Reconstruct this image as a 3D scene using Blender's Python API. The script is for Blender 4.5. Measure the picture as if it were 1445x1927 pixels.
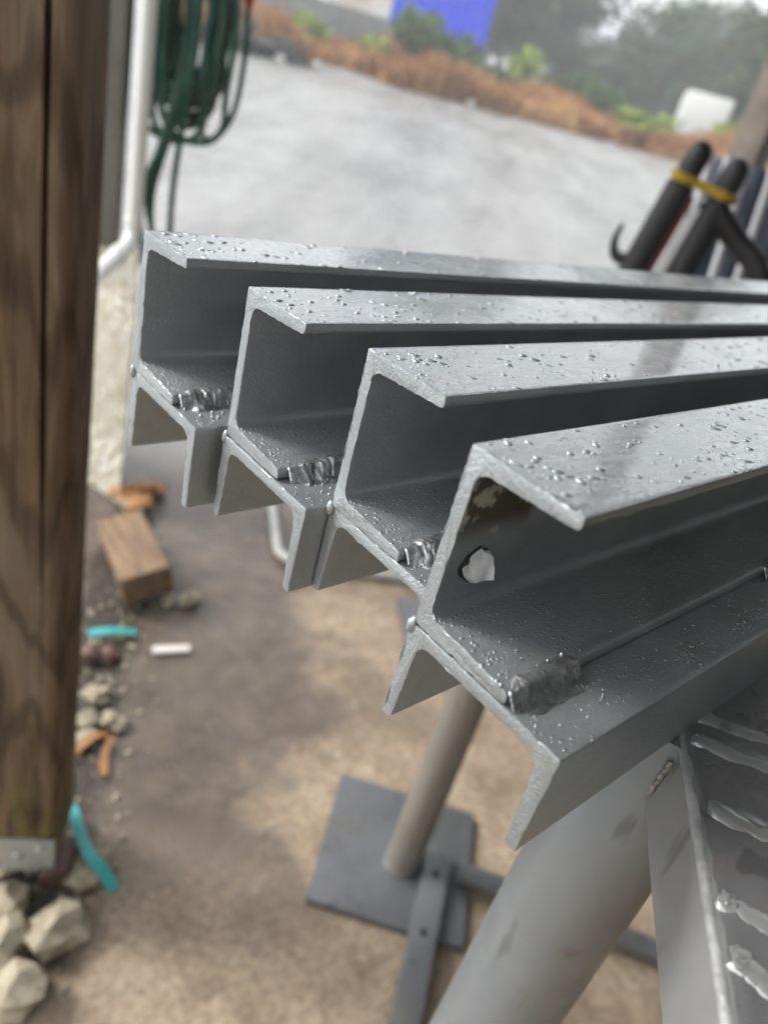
import bpy, bmesh, math, random
from mathutils import Vector, Matrix, noise
R = math.radians
random.seed(7)
scene = bpy.context.scene
for o in list(bpy.data.objects):
    bpy.data.objects.remove(o)

# ------------------------------------------------------------------ camera
CAM = Vector((-0.19664, -0.25785, 1.38936))
AX_R = Vector((0.751278, -0.617174, 0.233833))
AX_U = Vector((0.162221, 0.516112, 0.841019))
AX_F = Vector((0.639738, 0.593906, -0.487863))
cam_data = bpy.data.cameras.new('camera')
cam = bpy.data.objects.new('camera', cam_data)
scene.collection.objects.link(cam)
rot = Matrix((AX_R, AX_U, -AX_F)).transposed()
cam.matrix_world = Matrix.Translation(CAM) @ rot.to_4x4()
cam_data.sensor_fit = 'HORIZONTAL'
cam_data.sensor_width = 24.0
cam_data.lens = 24.0 * 1404.9 / 1445.0
cam_data.clip_start = 0.01
cam_data.clip_end = 2000
cam_data.dof.use_dof = True
cam_data.dof.focus_distance = 0.33
cam_data.dof.aperture_fstop = 23.33 / 4.7
scene.camera = cam

# ------------------------------------------------------------------ sky, sun, exposure
SUN_AZ, SUN_EL = R(128), R(40)
world = bpy.data.worlds.new('World')
scene.world = world
world.use_nodes = True
wn = world.node_tree.nodes
wl = world.node_tree.links
bg = wn['Background']
sky = wn.new('ShaderNodeTexSky')
sky.sky_type = 'NISHITA'
sky.sun_disc = False
sky.sun_elevation = SUN_EL
sky.sun_rotation = math.pi / 2 - SUN_AZ
sky.air_density = 1.0
sky.dust_density = 6.0
hs = wn.new('ShaderNodeHueSaturation')
hs.inputs['Saturation'].default_value = 0.32
wl.new(sky.outputs[0], hs.inputs['Color'])
cloud = wn.new('ShaderNodeMix')          # even overcast layer over the clear sky
cloud.data_type = 'RGBA'
cloud.inputs[0].default_value = 0.75
cloud.inputs[7].default_value = (5.5, 5.65, 5.8, 1)
wl.new(hs.outputs[0], cloud.inputs[6])
wl.new(cloud.outputs[2], bg.inputs['Color'])
bg.inputs['Strength'].default_value = 0.15
sun_data = bpy.data.lights.new('sun', 'SUN')
sun_data.energy = 1.5
sun_data.angle = R(16)
sun_data.color = (1.0, 0.98, 0.95)
sun = bpy.data.objects.new('sun', sun_data)
scene.collection.objects.link(sun)
sd = Vector((math.cos(SUN_EL) * math.cos(SUN_AZ), math.cos(SUN_EL) * math.sin(SUN_AZ), math.sin(SUN_EL)))
sun.rotation_euler = sd.to_track_quat('Z', 'Y').to_euler()
scene.view_settings.view_transform = 'Standard'
scene.view_settings.look = 'None'
scene.view_settings.gamma = 1.0
scene.view_settings.exposure = 1.22
scene.cycles.use_denoising = True
scene.cycles.max_bounces = 5
scene.cycles.diffuse_bounces = 3
scene.cycles.glossy_bounces = 3
scene.cycles.transmission_bounces = 4
scene.cycles.volume_bounces = 0
scene.cycles.caustics_refractive = False
scene.cycles.caustics_reflective = False
scene.cycles.use_light_tree = False
scene.cycles.use_adaptive_sampling = True
scene.cycles.adaptive_threshold = 0.03
scene.cycles.sample_clamp_indirect = 6.0

# ------------------------------------------------------------------ helpers
COL = scene.collection


def link(o, parent=None):
    COL.objects.link(o)
    if parent is not None:
        o.parent = parent
    return o


def thing(name, label, cat, loc=(0, 0, 0), rotz=0.0, group=None):
    o = bpy.data.objects.new(name, None)
    o.empty_display_size = 0.05
    link(o)
    o.location = loc
    o.rotation_euler = (0, 0, rotz)
    return tag(o, label, cat, group)


def tag(o, label=None, cat=None, group=None, kind=None):
    if label: o['label'] = label
    if cat: o['category'] = cat
    if group: o['group'] = group
    if kind: o['kind'] = kind
    return o


def finish(name, bm, mat, parent=None, angle=35, loc=None, normals=True):
    if normals:
        bmesh.ops.recalc_face_normals(bm, faces=bm.faces)
    if angle:
        lim = R(angle)
        for f in bm.faces:
            f.smooth = True
        for e in bm.edges:
            e.smooth = len(e.link_faces) == 2 and e.calc_face_angle(0) < lim
    me = bpy.data.meshes.new(name)
    bm.to_mesh(me)
    bm.free()
    me.materials.append(mat)
    o = bpy.data.objects.new(name, me)
    if loc is not None:
        o.location = loc
    return link(o, parent)


def raw(name, verts, faces, mat, parent=None, smooth=False):
    me = bpy.data.meshes.new(name)
    me.from_pydata(verts, [], faces)
    if smooth:
        me.polygons.foreach_set('use_smooth', [True] * len(me.polygons))
    me.materials.append(mat)
    me.update()
    return link(bpy.data.objects.new(name, me), parent)


def copy_tree(o, parent=None):
    c = o.copy()
    link(c, parent)
    for ch in list(o.children):
        copy_tree(ch, c)
    return c


def add_box(bm, c, s, rz=0.0, bev=0.0, M=None):
    """box centred at c with full sizes s"""
    m = Matrix.Translation(c) @ Matrix.Rotation(rz, 4, 'Z')
    if M is not None:
        m = m @ M
    r = bmesh.ops.create_cube(bm, size=1.0, matrix=m @ Matrix.Diagonal((s[0], s[1], s[2], 1)))
    if bev:
        es = set()
        for v in r['verts']:
            es.update(v.link_edges)
        bmesh.ops.bevel(bm, geom=list(es), offset=bev, segments=2, affect='EDGES', profile=0.6)
    return r


def add_tube(bm, pts, rad, seg=12, cap=True, radf=None):
    pts = [Vector(p) for p in pts]
    n = len(pts)
    rings = []
    up = Vector((0, 0, 1))
    prev = None
    for i, p in enumerate(pts):
        t = (pts[min(i + 1, n - 1)] - pts[max(i - 1, 0)]).normalized()
        if prev is None:
            a = t.orthogonal().normalized()
        else:
            a = (prev - t * prev.dot(t))
            a = a.normalized() if a.length > 1e-6 else t.orthogonal().normalized()
        prev = a
        b = t.cross(a)
        rr = radf(i / max(1, n - 1)) if radf else rad
        rings.append([bm.verts.new(p + (a * math.cos(2 * math.pi * k / seg) + b * math.sin(2 * math.pi * k / seg)) * rr) for k in range(seg)])
    for i in range(n - 1):
        for k in range(seg):
            bm.faces.new((rings[i][k], rings[i][(k + 1) % seg], rings[i + 1][(k + 1) % seg], rings[i + 1][k]))
    if cap:
        bm.faces.new(rings[0][::-1])
        bm.faces.new(rings[-1])


def spline(pts, n=8):
    """Catmull-Rom through pts"""
    P = [Vector(p) for p in pts]
    P = [P[0] * 2 - P[1]] + P + [P[-1] * 2 - P[-2]]
    out = []
    for i in range(1, len(P) - 2):
        for k in range(n):
            t = k / n
            a, b, c, d = P[i - 1], P[i], P[i + 1], P[i + 2]
            out.append(0.5 * ((2 * b) + (c - a) * t + (2 * a - 5 * b + 4 * c - d) * t * t + (3 * b - a - 3 * c + d) * t ** 3))
    out.append(P[-2])
    return out


def add_blob(bm, c, s, sub=3, amp=0.25, freq=2.0, seed=0.0, flat=None):
    r = bmesh.ops.create_icosphere(bm, subdivisions=sub, radius=1.0)
    sv = Vector((seed * 3.1, seed * 7.7, seed * 1.3))
    for v in r['verts']:
        d = v.co.normalized()
        k = 1 + amp * noise.noise(d * freq + sv) + amp * 0.4 * noise.noise(d * freq * 3 + sv)
        q = Vector((d.x * s[0], d.y * s[1], d.z * s[2])) * k
        if flat is not None and q.z < flat:
            q.z = flat
        v.co = Vector(c) + q


def lathe(bm, prof, seg=16, M=Matrix()):
    rings = []
    for (rr, z) in prof:
        rings.append([bm.verts.new(M @ Vector((rr * math.cos(2 * math.pi * k / seg), rr * math.sin(2 * math.pi * k / seg), z))) for k in range(seg)])
    for i in range(len(prof) - 1):
        for k in range(seg):
            bm.faces.new((rings[i][k], rings[i][(k + 1) % seg], rings[i + 1][(k + 1) % seg], rings[i + 1][k]))
    bm.faces.new(rings[0][::-1])
    bm.faces.new(rings[-1])


# ------------------------------------------------------------------ materials
class Mat:
    def __init__(self, name):
        self.m = bpy.data.materials.new(name)
        self.m.use_nodes = True
        self.n = self.m.node_tree.nodes
        self.l = self.m.node_tree.links
        self.p = self.n['Principled BSDF']
        self.tc = self.n.new('ShaderNodeTexCoord')
        self.vec = self.tc.outputs['Object']

    def set(self, **k):
        for a, v in k.items():
            s = self.p.inputs[a.replace('_', ' ')]
            if hasattr(v, 'is_linked') or hasattr(v, 'links'):
                self.l.new(v, s)
            else:
                s.default_value = (*v, 1) if isinstance(v, tuple) and len(v) == 3 else v
        return self

    def map(self, scale=(1, 1, 1), rot=(0, 0, 0), loc=(0, 0, 0), src=None):
        mp = self.n.new('ShaderNodeMapping')
        mp.inputs['Scale'].default_value = scale
        mp.inputs['Rotation'].default_value = rot
        mp.inputs['Location'].default_value = loc
        self.l.new(src or self.vec, mp.inputs['Vector'])
        return mp.outputs[0]

    def noise(self, scale, detail=4, rough=0.55, vec=None, dist=0.0):
        t = self.n.new('ShaderNodeTexNoise')
        t.inputs['Scale'].default_value = scale
        t.inputs['Detail'].default_value = detail
        t.inputs['Roughness'].default_value = rough
        t.inputs['Distortion'].default_value = dist
        self.l.new(vec or self.vec, t.inputs['Vector'])
        return t.outputs['Fac']

    def voronoi(self, scale, vec=None, feature='F1', out='Distance'):
        t = self.n.new('ShaderNodeTexVoronoi')
        t.feature = feature
        t.inputs['Scale'].default_value = scale
        self.l.new(vec or self.vec, t.inputs['Vector'])
        return t.outputs[out]

    def ramp(self, fac, stops, interp='LINEAR'):
        r = self.n.new('ShaderNodeValToRGB')
        r.color_ramp.interpolation = interp
        els = r.color_ramp.elements
        while len(els) < len(stops):
            els.new(0.5)
        for e, (p, c) in zip(els, stops):
            e.position = p
            e.color = (*c, 1) if isinstance(c, tuple) else (c, c, c, 1)
        self.l.new(fac, r.inputs[0])
        return r.outputs[0]

    def mix(self, fac, a, b, mode='MIX'):
        x = self.n.new('ShaderNodeMix')
        x.data_type = 'RGBA'
        x.blend_type = mode
        for s, v in ((x.inputs[0], fac), (x.inputs[6], a), (x.inputs[7], b)):
            if hasattr(v, 'links'):
                self.l.new(v, s)
            else:
                s.default_value = (*v, 1) if isinstance(v, tuple) else v
        return x.outputs[2]

    def math(self, op, a, b=0.0, c=0.0, clamp=False):
        x = self.n.new('ShaderNodeMath')
        x.operation = op
        x.use_clamp = clamp
        for s, v in zip(x.inputs, (a, b, c)):
            if hasattr(v, 'links'):
                self.l.new(v, s)
            else:
                s.default_value = v
        return x.outputs[0]

    def range(self, v, a, b, c=0.0, d=1.0, smooth=True):
        x = self.n.new('ShaderNodeMapRange')
        x.interpolation_type = 'SMOOTHSTEP' if smooth else 'LINEAR'
        x.clamp = True
        self.l.new(v, x.inputs[0])
        for i, q in enumerate((a, b, c, d)):
            x.inputs[1 + i].default_value = q
        return x.outputs[0]

    def xyz(self, src=None):
        x = self.n.new('ShaderNodeSeparateXYZ')
        self.l.new(src or self.vec, x.inputs[0])
        return x.outputs

    def bump(self, h, strength=0.3, dist=0.01, prev=None):
        b = self.n.new('ShaderNodeBump')
        b.inputs['Strength'].default_value = strength
        b.inputs['Distance'].default_value = dist
        self.l.new(h, b.inputs['Height'])
        if prev is not None:
            self.l.new(prev, b.inputs['Normal'])
        self.l.new(b.outputs[0], self.p.inputs['Normal'])
        return b.outputs[0]


def simple(name, col, rough=0.6, metal=0.0, var=0.25, scale=20, bump=0.0, bdist=0.002):
    m = Mat(name)
    n = m.noise(scale, 5)
    c2 = tuple(max(0, x * (1 - var)) for x in col)
    c3 = tuple(min(1, x * (1 + var)) for x in col)
    m.set(Base_Color=m.ramp(n, [(0.3, c2), (0.7, c3)]), Roughness=rough, Metallic=metal)
    if bump:
        m.bump(m.noise(scale * 3, 5), bump, bdist)
    return m.m


def silver_paint(name, base=0.5, rough=0.4, stain=False, wet=0.5):
    m = Mat(name)
    fine = m.noise(900, 3, 0.6)
    mid = m.noise(170, 4, 0.6)
    big = m.noise(14, 5, 0.6)
    streak = m.noise(60, 4, 0.6, m.map((0.12, 1, 1)))
    col = m.ramp(big, [(0.28, (base * .76, base * .815, base * .825)), (0.72, (base * 1.04, base * 1.105, base * 1.12))])
    col = m.mix(m.range(streak, 0.56, 0.72, 0, 0.35), col, (base * .55, base * .56, base * .55))
    col = m.mix(m.range(m.noise(1500, 2, 0.5), 0.35, 0.7, 0, 0.22), col, (base * .5, base * .53, base * .53))
    met = 0.76
    if stain:
        # unpainted mill-scale patch just inside the end of the web
        s = m.xyz()
        near = m.range(m.math('ADD', s[0], m.math('MULTIPLY', m.math('SUBTRACT', m.noise(45, 4), 0.5), 0.05)), 0.040, 0.052, 1, 0)
        high = m.range(s[2], 0.036, 0.052, 0, 1)
        inside = m.range(s[1], -0.0062, -0.0055, 1, 0)
        under = m.range(s[2], 0.0770, 0.0775, 1, 0)
        k = m.math('MULTIPLY', m.math('MULTIPLY', near, high), m.math('MULTIPLY', inside, under))
        k = m.math('MULTIPLY', k, m.range(s[0], 0.0006, 0.001, 0, 1))
        flake = m.range(m.noise(95, 5, 0.65), 0.54, 0.60, 0, 1)
        under_col = m.mix(flake, (0.075, 0.062, 0.04), (0.40, 0.40, 0.31))
        col = m.mix(k, col, under_col)
        met = m.range(k, 0, 1, 0.76, 0.05, False)
    geo = m.n.new('ShaderNodeNewGeometry')
    nrm_ = m.xyz(geo.outputs['True Normal'])
    level = m.range(nrm_[2], 0.80, 0.95)
    topz = m.range(m.xyz()[2], 0.070, 0.076)
    up = m.math('MULTIPLY', level, topz)          # rain film lies on the exposed top flange
    low = m.math('SUBTRACT', level, up)           # the sheltered level faces only get a few drops
    cut = m.range(nrm_[0], -0.95, -0.85, 1, 0)    # sawn end
    rdry = m.ramp(m.noise(38, 4, 0.6), [(0.35, rough - 0.04), (0.65, rough + 0.10)])
    rwet = m.ramp(m.noise(22, 5, 0.65), [(0.36, 0.13), (0.62, 0.46)])
    rg = m.mix(up, rdry, rwet)
    m.set(Base_Color=col, Roughness=rg, Metallic=met, Coat_Weight=m.math('ADD', up, m.math('MULTIPLY', low, 0.25)), Coat_IOR=1.33, Coat_Roughness=m.ramp(m.noise(30, 4, 0.6), [(0.4, 0.05), (0.65, 0.22)]))
    b = m.bump(fine, 0.42, 0.0006)
    b = m.bump(mid, 0.13, 0.0010, b)
    wr = m.noise(300, 4, 0.6, m.map((0.55, 1.0, 1.0), (0, 0, 0.5)), 0.5)
    b = m.bump(m.math('MULTIPLY', wr, up), 0.85, 0.0012, b)
    # small raised beads of water
    vd = m.voronoi(420, m.map((0.75, 1.0, 1.0), (0, 0, 0.7)))
    bead = m.math('MULTIPLY', m.range(vd, 0.16, 0.40, 1, 0), m.range(m.noise(55, 3, 0.6), 0.50, 0.60, 0, 1))
    b = m.bump(m.math('MULTIPLY', bead, m.math('ADD', up, m.math('MULTIPLY', low, 0.55))), 0.8, 0.0009, b)
    b = m.bump(m.math('MULTIPLY', m.noise(420, 4, 0.65), cut), 0.7, 0.0009, b)
    m.bump(m.math('MULTIPLY', m.noise(260, 3, 0.6), low), 0.25, 0.0008, b)
    return m.m


SILVER = silver_paint('silver_paint')
SILVER_STAIN = silver_paint('silver_paint_with_bare_patch', stain=True)


def weld_mat():
    m = Mat('weld_metal')
    n = m.noise(260, 4)
    m.set(Base_Color=m.ramp(n, [(0.3, (0.30, 0.31, 0.31)), (0.7, (0.55, 0.56, 0.56))]), Metallic=0.85, Roughness=m.ramp(m.noise(120, 3), [(0.35, 0.20), (0.7, 0.44)]))
    m.bump(m.noise(700, 3), 0.5, 0.0008)
    return m.m


BRIGHT = simple('bright_hole_light', (0.90, 0.91, 0.91), 0.26, 0.35, 0.05, 200, 0.2, 0.001)  # near white: brightness seen through the web hole put into the colour
WELD = weld_mat()


def water_mat():
    m = Mat('rain_water')
    m.set(Base_Color=(0.42, 0.455, 0.465), Roughness=0.22, Metallic=0.6, Coat_Weight=1.0, Coat_IOR=1.33, Coat_Roughness=0.02)
    return m.m


WATER = water_mat()


def stand_mat(name, col, metal=0.45, rough=0.45, rust=0.25):
    m = Mat(name)
    big = m.noise(9, 6, 0.6)
    c = m.ramp(big, [(0.25, tuple(x * .78 for x in col)), (0.75, tuple(x * 1.14 for x in col))])
    scr = m.noise(55, 3, 0.5, m.map((1, 1, 0.18), (0.3, 0.5, 0.2)))
    c = m.mix(m.range(scr, 0.62, 0.70, 0, 0.6), c, tuple(x * .42 for x in col))
    c = m.mix(m.range(m.noise(3.5, 4, 0.6), 0.45, 0.7, 0, 0.45), c, (col[0] * .95, col[1] * .86, col[2] * .70))
    rs = m.range(m.noise(23, 6, 0.7), 0.70 - rust * 0.2, 0.80, 0, 0.75)
    c = m.mix(rs, c, (0.16, 0.085, 0.045))
    m.set(Base_Color=c, Metallic=m.range(rs, 0, 1, metal, 0.0, False), Roughness=m.ramp(m.noise(40, 4), [(0.3, rough - 0.1), (0.7, rough + 0.12)]))
    b = m.bump(m.noise(420, 3), 0.2, 0.0005)
    m.bump(m.noise(60, 4), 0.2, 0.0012, b)
    return m.m


STAND = stand_mat('worn_grey_steel', (0.30, 0.302, 0.295), 0.4, 0.42, 0.35)
STANDTOP = stand_mat('scarred_steel_top', (0.28, 0.28, 0.285), 0.6, 0.33, 0.55)
PIPE = stand_mat('grey_painted_pipe', (0.245, 0.265, 0.28), 0.35, 0.38, 0.45)
PIPE_TAN = stand_mat('dusty_pipe', (0.24, 0.22, 0.19), 0.15, 0.5, 0.2)
PLATE = stand_mat('dark_base_plate', (0.15, 0.155, 0.165), 0.35, 0.5, 0.45)


def wood_mat():
    m = Mat('weathered_post_timber')
    v = m.map((1, 1, 0.09))
    # long grain bent by knots
    g = m.noise(48, 7, 0.65, v, 1.4)
    big = m.noise(4.0, 4, 0.6, m.map((1, 1, 0.35)))
    c = m.ramp(g, [(0.25, (0.058, 0.035, 0.020)), (0.5, (0.165, 0.105, 0.060)), (0.78, (0.300, 0.205, 0.125))])
    c = m.mix(m.range(big, 0.40, 0.66, 0, 0.75), c, (0.270, 0.215, 0.155))
    rings = m.n.new('ShaderNodeTexWave')
    rings.wave_type = 'RINGS'
    rings.inputs['Scale'].default_value = 9
    rings.inputs['Distortion'].default_value = 9
    rings.inputs['Detail'].default_value = 3
    rings.inputs['Detail Scale'].default_value = 1.4
    m.l.new(m.map((1, 1, 0.16), (0, 0, 0), (0.0, 0.0, 0.35)), rings.inputs['Vector'])
    c = m.mix(m.range(rings.outputs['Fac'], 0.0, 0.32, 0.55, 0), c, (0.045, 0.028, 0.018))
    s = m.xyz()
    moss = m.math('MULTIPLY', m.range(s[2], 0.16, 0.36, 1, 0), m.range(m.noise(30, 5, 0.6, m.map((1, 1, 0.3))), 0.42, 0.62, 0, 0.8))
    c = m.mix(moss, c, (0.17, 0.16, 0.05))
    yel = m.range(m.noise(13, 3, 0.5), 0.67, 0.74, 0, 0.4)
    c = m.mix(yel, c, (0.24, 0.14, 0.03))
    m.set(Base_Color=c, Roughness=0.9, Specular_IOR_Level=0.15)
    b = m.bump(g, 0.8, 0.005)
    m.bump(m.noise(300, 3, 0.6, v), 0.35, 0.001, b)
    return m.m


WOOD = wood_mat()


def ground_mat():
    m = Mat('concrete_pad_and_yard')
    s = m.xyz()
    n1 = m.noise(2.3, 6, 0.6)
    n2 = m.noise(9, 6, 0.65)
    n3 = m.noise(60, 5, 0.7)
    n4 = m.noise(0.35, 5, 0.6)
    # dry tan concrete under the roof
    tan = m.ramp(n2, [(0.28, (0.20, 0.143, 0.095)), (0.48, (0.38, 0.285, 0.198)), (0.72, (0.56, 0.445, 0.325))])
    tan = m.mix(m.range(n1, 0.47, 0.62, 0, 0.65), tan, (0.165, 0.128, 0.094))
    tan = m.mix(m.range(n3, 0.42, 0.66, 0, 0.55), tan, (0.13, 0.10, 0.076))
    tan = m.mix(m.range(m.noise(27, 5, 0.7), 0.58, 0.70, 0, 0.5), tan, (0.60, 0.50, 0.38))
    # damp strip where the rain blows in: signed distance from the drip line
    az = R(49)
    d = m.math('ADD', m.math('MULTIPLY', m.math('SUBTRACT', s[0], 0.38), -math.sin(az)), m.math('MULTIPLY', m.math('SUBTRACT', s[1], 0.42), math.cos(az)))
    dn = m.math('ADD', d, m.math('MULTIPLY', m.math('SUBTRACT', n1, 0.5), 0.75))
    dn = m.math('ADD', dn, m.math('MULTIPLY', m.math('SUBTRACT', n2, 0.5), 0.20))
    # the far corner by the camera side is dry again
    al = m.math('ADD', m.math('MULTIPLY', s[0], math.cos(az)), m.math('MULTIPLY', s[1], math.sin(az)))
    dry_near = m.range(m.math('ADD', al, m.math('MULTIPLY', m.math('SUBTRACT', n2, 0.5), 0.35)), 0.48, 0.70, 0, 1)
    damp = m.math('MULTIPLY', m.range(dn, -0.18, -0.03), m.math('MAXIMUM', dry_near, m.range(d, 0.35, 0.75)))
    dcol = m.ramp(n2, [(0.3, (0.070, 0.051, 0.038)), (0.7, (0.165, 0.127, 0.098))])
    c = m.mix(damp, tan, dcol)
    # open yard
    yn = m.math('ADD', m.math('ADD', m.math('MULTIPLY', s[0], math.cos(R(57))), m.math('MULTIPLY', s[1], math.sin(R(57)))), m.math('MULTIPLY', m.math('SUBTRACT', n1, 0.5), 1.2))
    yard = m.math('MAXIMUM', m.range(yn, 1.7, 2.7), m.range(d, 1.0, 1.6))
    v2 = m.map((1, 1, 1), (0, 0, R(-35)))
    st = m.noise(1.5, 7, 0.68, m.map((0.22, 1.0, 1), src=m.map((1, 1, 1), (0, 0, R(-43)))))
    ycol = m.ramp(st, [(0.36, (0.155, 0.152, 0.146)), (0.52, (0.235, 0.231, 0.224)), (0.66, (0.295, 0.291, 0.284))])
    ycol = m.mix(m.range(n4, 0.35, 0.7, 0, 0.35), ycol, (0.19, 0.187, 0.18))
    c = m.mix(yard, c, ycol)
    # dark soil along the foot of the wall
    az2 = R(58.5)
    ds = m.math('ABSOLUTE', m.math('ADD', m.math('MULTIPLY', m.math('SUBTRACT', s[0], 0.10), -math.sin(az2)), m.math('MULTIPLY', m.math('SUBTRACT', s[1], 0.62), math.cos(az2))))
    soil = m.range(m.math('ADD', ds, m.math('MULTIPLY', m.math('SUBTRACT', n2, 0.5), 0.22)), 0.05, 0.11, 1, 0)
    soil = m.math('MULTIPLY', soil, m.math('MULTIPLY', m.range(al, 0.3, 0.5, 0, 1), m.range(al, 1.75, 1.95, 1, 0)))
    c = m.mix(soil, c, m.ramp(n3, [(0.3, (0.018, 0.013, 0.010)), (0.7, (0.075, 0.055, 0.042))]))
    wet = m.math('MAXIMUM', damp, yard)
    rg = m.mix(wet, m.ramp(n2, [(0.3, 0.70), (0.7, 0.9)]), m.ramp(n1, [(0.35, 0.24), (0.68, 0.55)]))
    m.set(Base_Color=c, Roughness=rg)
    b = m.bump(n3, 0.35, 0.004)
    b = m.bump(m.noise(220, 4, 0.7), 0.3, 0.0015, b)
    m.bump(n2, 0.35, 0.02, b)
    return m.m


GROUND = ground_mat()

# ------------------------------------------------------------------ ground
FWD = Vector((math.cos(R(43)), math.sin(R(43)), 0))
LAT = Vector((-math.sin(R(43)), math.cos(R(43)), 0))


def gh(x, y):
    p = Vector((x, y, 0)) - Vector((CAM.x, CAM.y, 0))
    s = p.dot(FWD)
    if s < 2.0:
        return 0.0
    if s < 2.8:
        return 0.072 * (s - 2.0) ** 2 / 1.6
    if s < 21.5:
        return 0.072 * (s - 2.4)
    return 0.072 * 19.1 + 0.02 * (s - 21.5)


def polar(az, D, dz=0.0):
    x = CAM.x + D * math.cos(R(az))
    y = CAM.y + D * math.sin(R(az))
    return Vector((x, y, gh(x, y) + dz))


ss = [-120, -60, -20, -8, -4, -2, -1, 0, 0.5, 1, 1.5, 2.0, 2.2, 2.4, 2.6, 2.8, 3.2, 4, 5, 7, 10, 14, 18, 21, 21.5, 23, 26, 32, 45, 70, 110, 150]
ts = [-150, -100, -70, -40, -20, -12, -8, -5, -3, -2, -1, 0, 1, 2, 3, 5, 8, 12, 20, 40, 70, 100, 150]
vs, fs = [], []
for s_ in ss:
    for t_ in ts:
        p = Vector((CAM.x, CAM.y, 0)) + FWD * s_ + LAT * t_
        vs.append((p.x, p.y, gh(p.x, p.y)))
for i in range(len(ss) - 1):
    for j in range(len(ts) - 1):
        a = i * len(ts) + j
        fs.append((a, a + len(ts), a + len(ts) + 1, a + 1))
g = raw('ground', vs, fs, GROUND)
g['kind'] = 'structure'
for p in g.data.polygons:
    if p.normal.z < 0:
        p.flip()

# ------------------------------------------------------------------ shed roof over the camera (the left post carries its open edge)
SA = Vector((math.cos(R(57)), math.sin(R(57)), 0))
SB = Vector((SA.y, -SA.x, 0))


def shed(a, b, z):
    return SA * a + SB * b + Vector((0, 0, z))


TIN = simple('dull_roof_tin', (0.14, 0.143, 0.147), 0.6, 0.3, 0.2, 6)
DARKWALL = simple('dark_shed_lining', (0.10, 0.098, 0.094), 0.8, 0, 0.3, 5)
sh = thing('open_shed', 'dark open sided shed roof and walls above and behind the viewer', 'shed')
bm = bmesh.new()
n = 90
for side, dz in ((0, 0.0), (1, 0.03)):
    pass
top, bot = [], []
for i in range(n + 1):
    b_ = -0.28 + 6.28 * i / n
    w = 0.012 * math.cos(i * math.pi)
    zz = 2.62 + 0.035 * b_ + w
    top.append((bm.verts.new(shed(-5.5, b_, zz + .004)), bm.verts.new(shed(2.5, b_, zz + .004))))
    bot.append((bm.verts.new(shed(-5.5, b_, zz - .004)), bm.verts.new(shed(2.5, b_, zz - .004))))
for i in range(n):
    bm.faces.new((top[i][0], top[i + 1][0], top[i + 1][1], top[i][1]))
    bm.faces.new((bot[i][0], bot[i][1], bot[i + 1][1], bot[i + 1][0]))
finish('roof', bm, TIN, sh, 0)
bm = bmesh.new()
add_box(bm, shed(-1.4, 6.0, 1.35), (8.3, 0.06, 2.7), R(57))
finish('wall', bm, DARKWALL, sh, 0)
bm = bmesh.new()
add_box(bm, shed(-5.5, 2.9, 1.35), (0.06, 6.2, 2.7), R(57))
finish('wall', bm, DARKWALL, sh, 0)
bm = bmesh.new()
add_box(bm, shed(-1.4, -0.17, 2.545), (8.2, 0.09, 0.14), R(57))
finish('edge_beam', bm, simple('shed_beam_timber', (0.10, 0.07, 0.045), 0.7, 0, 0.3, 10), sh, 0)

# ------------------------------------------------------------------ beams
ZI = 1.21        # height of the joint between the two channels
H, B, TW, TT, TR, RF = 0.080, 0.050, 0.0062, 0.0055, 0.0074, 0.0062


def arc(cx, cy, r, a0, a1, n):
    return [(cx + r * math.cos(R(a0 + (a1 - a0) * k / n)), cy + r * math.sin(R(a0 + (a1 - a0) * k / n))) for k in range(n + 1)]


def channel_profile():
    """(u, v): web along v at u = 0, flanges towards +u"""
    c = 0.0007
    half = []
    half += arc(c, c, c, 180, 270, 2)                       # outer heel
    half += arc(B - c, c, c, 270, 360, 2)                    # toe, outer
    half += arc(B - 0.0021, TT - 0.0021, 0.0021, 0, 85, 4)   # toe, inner
    half += [(TW + RF + 0.001, TR)]
    half += arc(TW + RF, TR + RF, RF, 270, 180, 6)           # root fillet
    other = [(u, H - v) for (u, v) in reversed(half)]
    pts = half + other
    # subdivide long runs so the sawn end can be uneven
    out = []
    for i, p in enumerate(pts):
        q = pts[(i + 1) % len(pts)]
        L = math.hypot(q[0] - p[0], q[1] - p[1])
        k = max(1, int(L / 0.0018))
        for j in range(k):
            out.append((p[0] + (q[0] - p[0]) * j / k, p[1] + (q[1] - p[1]) * j / k))
    return out


PROF = channel_profile()
BEAM_L = 2.1


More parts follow.
